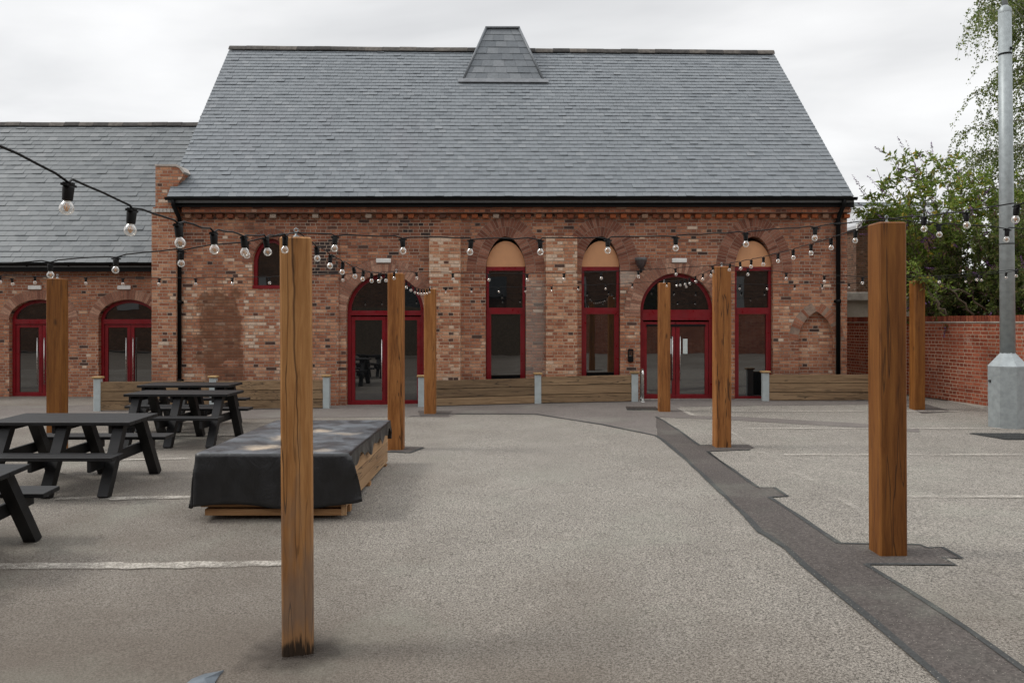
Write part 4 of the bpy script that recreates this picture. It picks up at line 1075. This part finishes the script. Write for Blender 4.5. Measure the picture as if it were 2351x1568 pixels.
def tarp():
    us = np.concatenate([np.linspace(-.50, 0, 15)[:-1], np.linspace(0, 1.44, 40), np.linspace(1.44, 1.58, 8)[1:]])
    vs_ = np.concatenate([np.linspace(-.50, 0, 15)[:-1], np.linspace(0, 2.56, 60), np.linspace(2.56, 2.80, 8)[1:]])
    P = []
    x0, x1, y0, y1 = xl-.025, xr_+.03, yf_-.03, yb_+.03; wx, wy = x1-x0, y1-y0
    for v in vs_:
        for u in us:
            dl, dr = max(0, -u), max(0, u-1.44); df, db = max(0, -v), max(0, v-2.56)
            uu, vv = min(max(u, 0), 1.44)/1.44, min(max(v, 0), 2.56)/2.56
            if dr:
                dr *= 1+.25*math.sin(v*7.3)+.2*math.sin(v*17+1)+(.9 if v < .25 else 0)
            x = x0+wx*uu; y = y0+wy*vv; z = zc+ch_+.004
            wave = .006*math.sin(u*9+v*5)+.005*math.sin(u*4-v*11+1)+.004*math.sin(u*23+v*2)
            edge = min(uu, 1-uu, vv, 1-vv); z += wave*min(1, edge*8)-.030*math.exp(-((uu-.35)**2+(vv-.35)**2)/.05)*min(1, edge*10)
            drop = max(dl, dr, df, db); z -= drop*.985
            fold = .009*math.sin(u*7+1.2)+.005*math.sin(u*19) if df else .010*math.sin(v*12)+.006*math.sin(v*29)
            k = min(1, drop/.15)
            if dl: x -= .012*k+fold*k*.5+.03*dl
            if dr: x += .012*k+fold*.5*k
            if df: y -= .012*k+fold*k*min(1, df/.3)+.04*df
            if db: y += .02*k
            if df and dl: x -= .05*(min(dl, df)/.5)**1.6; y += .02
            if df and (dr or u > 1.30):
                q = smooth(1.28, 1.58, u); x += q*(.05+.16*df); y -= .03*q*math.sin(df*12); z += .02*q
            if df: z += .025*math.sin(u*5.0)*(df/.5)
            P.append((x, y, z))
    mb = MB(); n = len(us)
    mb.add(P, [(j*n+i, j*n+i+1, (j+1)*n+i+1, (j+1)*n+i) for j in range(len(vs_)-1) for i in range(n-1)], 0, True)
    m, b = new_mat('black_tarpaulin'); o = b.obj()
    w1 = b.noise(o, 3.2, 5, .6, .6); w2 = b.noise(b.vmul(o, (1, 1, .5)), 11, 4, .6, .4); x, y, z = b.xyz(o)
    base = b.mix(b.mapr(w2, .3, .7), (.0075, .008, .009), (.0125, .013, .0148))
    up = b.mapr(b.xyz(b.n('NewGeometry').outputs['Normal'])[2], .6, .95)
    sky_sheen = b.m('MULTIPLY', up, b.mapr(w1, .35, .65, .2, .75)); base = b.mix(sky_sheen, base, (.15, .165, .185))     # grey-blue sky sheen painted into the colour of the flat top
    def spot(cx, cy, rx, ry):
        dx = b.m('DIVIDE', b.m('SUBTRACT', x, cx), rx); dy = b.m('DIVIDE', b.m('SUBTRACT', y, cy), ry)
        r = b.m('SQRT', b.m('ADD', b.m('MULTIPLY', dx, dx), b.m('MULTIPLY', dy, dy)))
        return b.mapr(b.m('ADD', r, b.m('MULTIPLY', b.m('SUBTRACT', w2, .5), 1.3)), .15, 1.25, .85, 0.0)
    s = spot(-2.52, 7.98, .22, .20)
    for q in ((-2.46, 8.75, .22, .24), (-2.2, 9.1, .15, .2), (-1.85, 7.72, .13, .10), (-1.9, 8.9, .2, .1)): s = b.m('MAXIMUM', s, b.m('MULTIPLY', spot(*q), 1.0 if q[0] < -2 else .5))
    base = b.mix(b.m('MULTIPLY', s, up), base, (.50, .41, .31))
    finish(b, base, b.mapr(w1, .3, .7, .34, .5), b.m('ADD', w1, b.m('ADD', b.m('MULTIPLY', w2, .4), b.m('MULTIPLY', b.m('ABSOLUTE', b.m('SUBTRACT', b.noise(b.vadd(o, (4.0, 2.0, 1.0)), 2.2, 2, .5, .8), .5)), .9))), .030, .55, spec=.5)
    me = mb.mesh('tarpaulin'); ob = link('tarpaulin', me, m)
    md = ob.modifiers.new('thick', 'SOLIDIFY'); md.thickness = .003; md.offset = 1
    return tag(ob, 'black plastic sheet draped over the long wooden crate, with sandy dust patches on top', 'tarpaulin')
tarp()

# scrap of blue-grey plastic at the bottom of the frame
g0 = G(514, 1541); mb = MB(); pts = []
tri = [(514, 1541), (500, 1546), (470, 1549), (440, 1560), (420, 1580), (410, 1610), (440, 1625), (470, 1612), (488, 1590), (494, 1568), (503, 1552)]
tp = [G(*p) for p in tri]; n = len(tp); cxx = sum(p[0] for p in tp)/n; cyy = sum(p[1] for p in tp)/n
vs = [(x, y, gz(x, y)+.010+.004*math.sin(i*1.7)) for i, (x, y) in enumerate(tp)]+[(cxx, cyy, gz(cxx, cyy)+.045)]
vs += [(x, y, z-.006) for x, y, z in vs]
fs = [(i, n, (i+1) % n) for i in range(n)]+[((i+1) % n+n+1, 2*n+1, i+n+1) for i in range(n)]+[(i, (i+1) % n, (i+1) % n+n+1, i+n+1) for i in range(n)]
mb.add(vs, fs, 0, False); tag(mb.build('plastic_scrap', M['scrap']), 'pointed scrap of blue grey plastic lying on the asphalt at the bottom edge', 'scrap')

# ------------------------------------------------------------------ lamp column
lx, ly = 8.29, 13.35; lz = gz(lx, ly)
lc = empty('lamp_column', (lx, ly, lz), 'grey galvanised column with a wide eight sided base at the right edge', 'lamp column')
def octa(r0, z0, r1, z1, mb, n=8, rot=R(22.5+14)):
    vs = [(r*math.cos(rot+2*math.pi*j/n), r*math.sin(rot+2*math.pi*j/n), z) for r, z in ((r0, z0), (r1, z1)) for j in range(n)]
    mb.add(vs, [(j, (j+1) % n, n+(j+1) % n, n+j) for j in range(n)]+[tuple(range(n-1, -1, -1)), tuple(range(n, 2*n))])
mb = MB(); octa(.315, -.02, .315, 1.02, mb); octa(.315, 1.0205, .115, 1.24, mb); mb.build('base', M['galv'], lc, False)
mb = MB(); mb.tube([(0, 0, 1.2), (0, 0, 4.2), (0, 0, 6.95)], [.115, .108, .098], 20); mb.build('pole', M['galv'], lc, False)
mb = MB(); mb.tube([(0, 0, 6.95), (0, 0, 8.2)], .045, 14); mb.lathe([(.10, 6.93), (.10, 6.99), (.05, 7.05)], 16); mb.build('top_spigot', M['galv'], lc, False)
mb = MB(); mb.box(.02, .055, -.108, -.095, 6.28, 6.33); mb.lathe([(.104, 6.22), (.104, 6.25)], 20); mb.build('bracket', M['black'], lc, False)
mb = MB(); mb.box(-.32, -.29, -.02, .02, .75, .79); mb.lathe([(.117, 3.05), (.117, 3.07)], 20); mb.build('strap', M['seal'], lc, False)
lc.rotation_euler.y = -R(.5)

# ------------------------------------------------------------------ garden wall
ga, gb = Vector((8.75, 21.0, 0)), Vector((9.95, 12.6, 0)); gd = (gb-ga); gl_ = gd.length; rz = math.atan2(gd.y, gd.x)
gw = empty('garden_wall', (ga.x, ga.y, 0), 'red brick garden wall with a pale mortar course below its coping', 'wall', None, rz)
MB().box(0, gl_, 0, .30, -.2, 1.74).build('wall_face', M['brick_red'], gw, False)
MB().box(0, gl_, -.018, .318, 1.74, 1.765).build('tile_creasing', M['concrete'], gw, False)
mb = MB(); x = 0
while x < gl_-.08:
    mb.box(x, x+.068, -.006+random.uniform(-.003, .003), .306, 1.765, 1.885+random.uniform(-.003, .003)); x += .0765
mb.build('coping', isl('coping_brick', [(0, (.13, .03, .018)), (.5, (.20, .05, .025)), (1, (.27, .085, .045))], .9, 25, .25, .003, .25), gw, False)
MB().box(0, gl_, -.10, -.001, -.05, .075).build('footing', M['concrete'], gw, False)
# face of the wall must look towards the yard: -x side
# rear garden wall with stone coping, and rendered block, in the gap right of the hall
sw = empty('coped_wall', (9.4, 22.6, 0), 'low rendered wall with a pale stone coping in the gap behind the thick post', 'wall')
MB().box(8.6, 12.5, 22.6, 22.9, -.1, 2.36).build('wall_face', plain('render', (.30, .26, .21), .9, .15, 3), sw)
MB().box(8.5, 12.6, 22.45, 23.05, 2.36, 2.60, ch=.02).build('coping', M['concrete'], sw)

# ------------------------------------------------------------------ houses behind
Yh = 25.0
hs = empty('brick_house', (11.5, Yh, 0), 'dark brick gabled house with white bargeboards beyond the hall', 'building')
e0, ap_, e1 = at(1957, 520, Yh), at(2003, 476, Yh), at(2090, 512, Yh)
mb = MB(); prism_y([(e0.x+.12, 0), (e1.x-.1, 0), (e1.x-.1, e1.z-.1), (ap_.x, ap_.z-.12), (e0.x+.12, e0.z-.08)], Yh, Yh+7, mb); mb.build('wall', M['brick_dark'], hs)
for q, r in ((e0, ap_), (ap_, e1)):
    mb = MB(); dx, dz = .0, .16
    mb.add([(q.x, Yh-.35, q.z-dz), (r.x, Yh-.35, r.z-dz), (r.x, Yh-.35, r.z), (q.x, Yh-.35, q.z), (q.x, Yh-.28, q.z-dz), (r.x, Yh-.28, r.z-dz), (r.x, Yh-.28, r.z), (q.x, Yh-.28, q.z)],
           [(0, 1, 2, 3), (7, 6, 5, 4), (0, 4, 5, 1), (3, 2, 6, 7), (0, 3, 7, 4), (1, 5, 6, 2)]); mb.build('bargeboard', M['board'], hs)
mb = MB()
mb.add([(e0.x, Yh-.28, e0.z), (ap_.x, Yh-.28, ap_.z), (e1.x, Yh-.28, e1.z), (e0.x, Yh+7.2, e0.z), (ap_.x, Yh+7.2, ap_.z), (e1.x, Yh+7.2, e1.z),
        (e0.x, Yh-.28, e0.z-.1), (ap_.x, Yh-.28, ap_.z-.1), (e1.x, Yh-.28, e1.z-.1), (e0.x, Yh+7.2, e0.z-.1), (ap_.x, Yh+7.2, ap_.z-.1), (e1.x, Yh+7.2, e1.z-.1)],
       [(0, 1, 4, 3), (1, 2, 5, 4), (6, 9, 10, 7), (7, 10, 11, 8), (0, 3, 9, 6), (2, 8, 11, 5)]); mb.build('roof', M['far'], hs)
Yl = 33.0
ls = empty('long_shed', (18, Yl, 0), 'long low building with a pale grey metal roof beyond the bushes', 'building')
za, zr = fz(512, Yl), fz(471, Yl+2.5)
x0, x1 = bx(2010, Yl), bx(2215, Yl)
MB().box(x0, x1, Yl+.2, Yl+5, 0, za-.05).build('wall', M['brick_dark'], ls)
mb = MB()
mb.add([(x0-.2, Yl, za), (x1+.3, Yl, za), (x1+.3, Yl+2.5, zr), (x0-.2, Yl+2.5, zr), (x1+.3, Yl+5.2, za), (x0-.2, Yl+5.2, za)], [(0, 1, 2, 3), (3, 2, 4, 5), (0, 3, 5), (1, 4, 2), (0, 5, 4, 1)])
mb.build('roof', M['far'], ls)
mb = MB()
for i in range(4):
    xa = x0+1.6+i*.62; s0, s1 = .3, .72
    mb.add([(xa, Yl+2.5*s0, za+(zr-za)*s0+.03), (xa+.5, Yl+2.5*s0, za+(zr-za)*s0+.03), (xa+.5, Yl+2.5*s1, za+(zr-za)*s1+.03), (xa, Yl+2.5*s1, za+(zr-za)*s1+.03)], [(0, 1, 2, 3)])
mb.build('rooflight', M['far_dark'], ls)
MB().box(x0-.25, x1+.35, Yl+2.35, Yl+2.65, zr-.03, zr+.10).build('ridge_cap', M['galv'], ls)

# ------------------------------------------------------------------ plants
def leafmat(name, stops, tr=.5):
    m, b = new_mat(name); r = b.n('NewGeometry').outputs['Random Per Island']; o = b.obj()
    col = b.ramp(r, stops); k = b.mapr(b.noise(o, 1.3, 3), .3, .7, .75, 1.25); col = b.mix(1.0, col, b.vec(k, k, k), 'MULTIPLY')
    p = b.n('BsdfPrincipled'); b.set(p.inputs['Base Color'], col); p.inputs['Roughness'].default_value = .5; p.inputs['Specular IOR Level'].default_value = .35
    t = b.n('BsdfTranslucent'); b.set(t.inputs[0], col)
    mx = b.n('MixShader'); b.set(mx.inputs[0], tr); b.set(mx.inputs[1], p.outputs[0]); b.set(mx.inputs[2], t.outputs[0])
    oo = b.n('OutputMaterial'); b.set(oo.inputs[0], mx.outputs[0]); return m
M['leaf_b'] = leafmat('buddleia_leaf', [(0, (.08, .125, .02)), (.45, (.165, .245, .04)), (.8, (.26, .33, .065)), (.92, (.22, .22, .05)), (.96, (.38, .29, .035)), (1, (.48, .35, .035))])
M['leaf_h'] = leafmat('bramble_leaf', [(0, (.045, .066, .016)), (.5, (.10, .14, .03)), (.8, (.18, .22, .055)), (1, (.17, .14, .06))])
M['leaf_t'] = leafmat('birch_leaf', [(0, (.06, .10, .018)), (.5, (.135, .19, .036)), (.85, (.21, .26, .065)), (1, (.25, .25, .08))])
M['flower'] = leafmat('purple_flower', [(0, (.09, .03, .10)), (.5, (.20, .09, .26)), (1, (.34, .18, .42))], .2)
M['flower_old'] = leafmat('faded_flower', [(0, (.035, .022, .015)), (.6, (.07, .035, .03)), (1, (.12, .05, .07))], .1)
def leaves(name, C_, D_, ln, wd, mat, parent):
    """C_: centres (n,3); D_: axis directions; ln, wd arrays: folded four-point leaf blades"""
    n = len(C_); D_ = D_/np.linalg.norm(D_, axis=1, keepdims=True)
    r = rng.normal(size=(n, 3)); S = np.cross(D_, r); S /= np.linalg.norm(S, axis=1, keepdims=True); N_ = np.cross(S, D_)
    ln = ln[:, None]; wd = wd[:, None]
    V = np.stack([C_, C_+D_*ln*.45+S*wd*.5+N_*wd*.18, C_+D_*ln-N_*ln*.12, C_+D_*ln*.45-S*wd*.5+N_*wd*.18], 1).reshape(-1, 3)
    i = np.arange(n)*4; Fc = np.concatenate([np.stack([i, i+1, i+2], 1), np.stack([i, i+2, i+3], 1)])
    me = bpy.data.meshes.new(name); me.from_pydata(V.tolist(), [], Fc.tolist()); me.update()
    return link(name, me, mat, parent)
def arc(p, d, L, droop, n=12, wob=.05):
    p = np.array(p, float); d = np.array(d, float); d /= np.linalg.norm(d); out = [p.copy()]
    for i in range(n):
        d = d+np.array([0, 0, -droop/n])+rng.normal(size=3)*wob; d /= np.linalg.norm(d); p = p+d*L/n; out.append(p.copy())
    return np.array(out)
def along(pts, n):
    t = rng.random(n)*(len(pts)-1); i = t.astype(int); f = (t-i)[:, None]
    return pts[i]*(1-f)+pts[i+1]*f, pts[i+1]-pts[i], t/(len(pts)-1)

def shrub(name, label, root, tips, nleaf, leaf, mat, flowers, cat='shrub', spread=.16, twigs=3):
    o = empty(name, root, label, cat); root = np.array(root, float)
    wood_ = MB(); C_, D_, LL = [], [], []; FC = []
    for tp_ in tips:
        tp_ = np.array(tp_, float); st = root+np.array([rng.normal()*.35, rng.normal()*.35, 0]); v = tp_-st
        mid = st+v*.5+np.array([0, 0, .22*np.linalg.norm(v)]); ts = np.linspace(0, 1, 14)[:, None]
        pts = (1-ts)**2*st+2*ts*(1-ts)*mid+ts**2*tp_; pts[1:] += rng.normal(size=(13, 3))*.035
        wood_.tube(pts.tolist(), np.linspace(.022, .004, 14).tolist(), 5)
        FC.append((pts[-1], pts[-1]-pts[-2]))
        stems = [(pts, .25)]
        for k in range(twigs*3):
            j = rng.integers(5, 13); dd = (pts[j]-pts[j-1]); dd = dd/np.linalg.norm(dd)+rng.normal(size=3)*.75; a_ = arc(pts[j], dd, rng.uniform(.35, .85), .7, 8, .06)
            wood_.tube(a_.tolist(), np.linspace(.007, .0025, 9).tolist(), 4); stems.append((a_, .0)); FC.append((a_[-1], a_[-1]-a_[-2]))
        for s_, t0 in stems:
            n = int(nleaf*(1.6 if t0 else 1.0)); c, d_, t = along(s_, n); keep = t > t0; c, d_ = c[keep], d_[keep]; n = len(c)
            d_ = d_/np.maximum(1e-6, np.linalg.norm(d_, axis=1, keepdims=True)); q = rng.normal(size=(n, 3)); q -= d_*np.sum(q*d_, 1, keepdims=True)
            C_.append(c+rng.normal(size=(n, 3))*.025); D_.append(d_*.5+q*.7+np.array([0, 0, -.25])); LL.append(rng.uniform(.6, 1.15, n)*leaf)
    wood_.build('stem', M['bark'], o)
    C_ = np.concatenate(C_); D_ = np.concatenate(D_); LL = np.concatenate(LL)
    leaves('foliage', C_, D_, LL, LL*.43, mat, o)
    if flowers:
        for nm, mt, lo, hi in (('flower_spike', M['flower'], 0, flowers), ('faded_spike', M['flower_old'], flowers, 1.0)):
            cs, ds, ls_ = [], [], []
            for p, d_ in FC:
                r = rng.random()
                if not (lo <= r < hi): continue
                d_ = d_/np.linalg.norm(d_); L = rng.uniform(.2, .34)
                n = 34 if lo == 0 else 22; t = rng.random(n)[:, None]
                cs.append(p+d_*L*t+rng.normal(size=(n, 3))*.016*(1.15-t)); ds.append(d_*.4+rng.normal(size=(n, 3))); ls_.append(rng.uniform(.018, .034, n))
            if cs: L_ = np.concatenate(ls_); leaves(nm, np.concatenate(cs), np.concatenate(ds), L_, L_*.8, mt, o)
    return o
def tipset(spec):
    out = []
    for (vx, vy, Y) in spec: out.append(at(vx, vy, Y))
    return out
bush_px = [(1985, 452, 18.8), (2008, 432, 18.6), (2052, 392, 18.9), (1978, 475, 18.9), (2035, 505, 18.2), (2120, 365, 18.9), (2080, 420, 18.4), (1972, 432, 18.6), (2022, 470, 18.2), (1990, 500, 18.8), (2015, 385, 19.2), (2075, 345, 19.4), (2090, 350, 19.0), (2140, 352, 19.4), (2180, 362, 18.8), (2040, 410, 18.6), (2110, 400, 18.2), (2230, 385, 19.2),
           (2060, 440, 17.8), (2140, 430, 17.6), (2200, 420, 18.0), (2090, 480, 17.2), (2160, 485, 17.4), (2210, 470, 17.0), (2030, 540, 18.0), (2180, 390, 19.8), (2250, 410, 18.5), (2260, 370, 19.5)]
shrub('buddleia_shrub', 'tall arching green shrub with purple flower spikes reaching over the hall eaves', (10.6, 19.2, .2), tipset(bush_px), 30, .155, M['leaf_b'], .42, twigs=2)
bush2 = [(2100, 560, 16.9), (2130, 600, 16.6), (2105, 630, 16.6), (2120, 660, 16.4), (2160, 545, 16.6), (2210, 530, 16.6), (2190, 600, 16.3), (2250, 560, 16.2), (2240, 500, 16.8), (2280, 540, 16.4),
         (2150, 690, 16.1), (2260, 640, 15.9), (2200, 660, 16.0), (2300, 470, 16.8), (2340, 520, 16.2), (2370, 470, 16.6), (2400, 560, 16.0), (2350, 610, 15.6), (2380, 660, 15.3), (2290, 680, 15.6), (2330, 700, 15.4), (2230, 700, 15.8), (2180, 700, 16.1), (2110, 695, 16.6), (2420, 500, 16.2), (2420, 620, 15.6), (2450, 420, 17), (2340, 640, 15.6), (2360, 560, 16), (2400, 690, 15.2), (2350, 690, 15.3), (2310, 600, 16), (2330, 560, 16.3), (2420, 660, 15.1), (2300, 640, 15.9), (2370, 620, 15.8), (2240, 680, 17.5), (2270, 655, 17.5), (2300, 690, 17.2), (2340, 695, 17.0), (2205, 690, 17.6), (2260, 610, 17.4), (2290, 590, 17.3)]
shrub('tangled_shrub', 'dense dark tangled shrub growing along the top of the red garden wall', (10.7, 18.2, .3), [at(q[0], q[1], max(q[2], 11.75/((q[0]-1180)/1828+.1429)+.55)) for q in bush2], 60, .10, M['leaf_h'], .12, spread=.3, twigs=4)
bush3 = [(2290, 440, 18.5), (2320, 480, 18), (2360, 430, 18.5), (2330, 400, 19), (2400, 450, 18), (2270, 470, 18.2), (2440, 520, 17.5), (2300, 540, 17.4), (2380, 570, 17.0), (2220, 450, 18.8)]
shrub('leafy_shrub', 'leafy green shrub behind the grey lamp column below the birch', (11.8, 18.4, .3), tipset(bush3), 70, .12, M['leaf_b'], .25)
# overhang on the garden wall post
shrub('wall_creeper', 'small leafy sprig lying over the top of the post by the garden wall', (9.2, 16.2, 1.9), [at(2085, 632, 15.7), at(2100, 640, 15.7), at(2120, 650, 15.6), at(2090, 650, 15.9)], 22, .10, M['leaf_b'], 0, 'creeper', twigs=1)

# birch
bt = empty('birch_tree', (14.15, 20.5, 0), 'tall birch tree with hanging leafy twigs at the top right', 'tree')
tk = MB(); tr_pts = [(14.15+.15*math.sin(i*.7), 20.5+.1*math.cos(i), i*1.0) for i in range(13)]
tk.tube(tr_pts, np.linspace(.17, .035, 13).tolist(), 9)
C_, D_, LL = [], [], []
for i in range(72):
    z0 = rng.uniform(2.6, 11.5); a_ = rng.uniform(0, 6.283); L = rng.uniform(1.3, 2.9)*(1.12-.045*max(0, z0-5))
    br = arc((14.15, 20.5, z0), (math.cos(a_), math.sin(a_), .75), L, 1.1, 10, .05); tk.tube(br.tolist(), np.linspace(.03, .004, 11).tolist(), 5); c, d_, t = along(br[4:], 70); C_.append(c+rng.normal(size=(70, 3))*.09); D_.append(rng.normal(size=(70, 3))*.7+np.array([0, 0, -.5])); LL.append(rng.uniform(.045, .075, 70))
    for j in range(5, 11):
        for k in range(3):
            tw = arc(br[j], (rng.normal()*.5, rng.normal()*.5, -.25), rng.uniform(.6, 1.7), 1.6, 8, .06)
            tk.tube(tw.tolist(), np.linspace(.005, .0018, 9).tolist(), 3, caps=False)
            n = 46; c, d_, t = along(tw, n); C_.append(c+rng.normal(size=(n, 3))*.035); D_.append(rng.normal(size=(n, 3))*.6+np.array([0, 0, -.7])); LL.append(rng.uniform(.045, .075, n))
tk.build('trunk', plain('birch_bark', (.30, .28, .25), .85, .4, 9), bt)
LL = np.concatenate(LL); leaves('crown', np.concatenate(C_), np.concatenate(D_), LL, LL*.75, M['leaf_t'], bt)

# ------------------------------------------------------------------ rear yard behind the camera, unseen; simplified and partly invented to fill the window reflections
rb = empty('added_rear_building', (0, -15, 0), 'invented dark brick building behind the camera, added to darken the window reflections', 'building')  # unseen building, added so the upper panes reflect dark instead of sky
MB().box(-48, 40, -17, -15, -.2, 10.5).build('wall', M['brick_dark'], rb)
mb = MB()
for i in range(12):
    x = -27+i*5.0; mb.box(x, x+1.5, -15.0, -14.96, 2.6, 4.6)
mb.build('window', M['glass'], rb)
rf = empty('board_fence', (-8, -9.5, 0), 'tall brown board fence on the far side of the yard, mirrored in the left doors', 'fence')
mb = MB(); x = -20.0
while x < 2.5: mb.box(x, x+.145, -9.5+random.uniform(-.01, .01), -9.46, -.1, 2.6); x += .15
mb.build('boards', M['bark'], rf)
rw = empty('yard_wall', (12, -8, 0), 'red brick wall on the far side of the yard, mirrored in the right windows', 'wall')
MB().box(2.8, 22, -9.8, -9.5, -.2, 2.4).build('wall_face', M['brick_red'], rw)
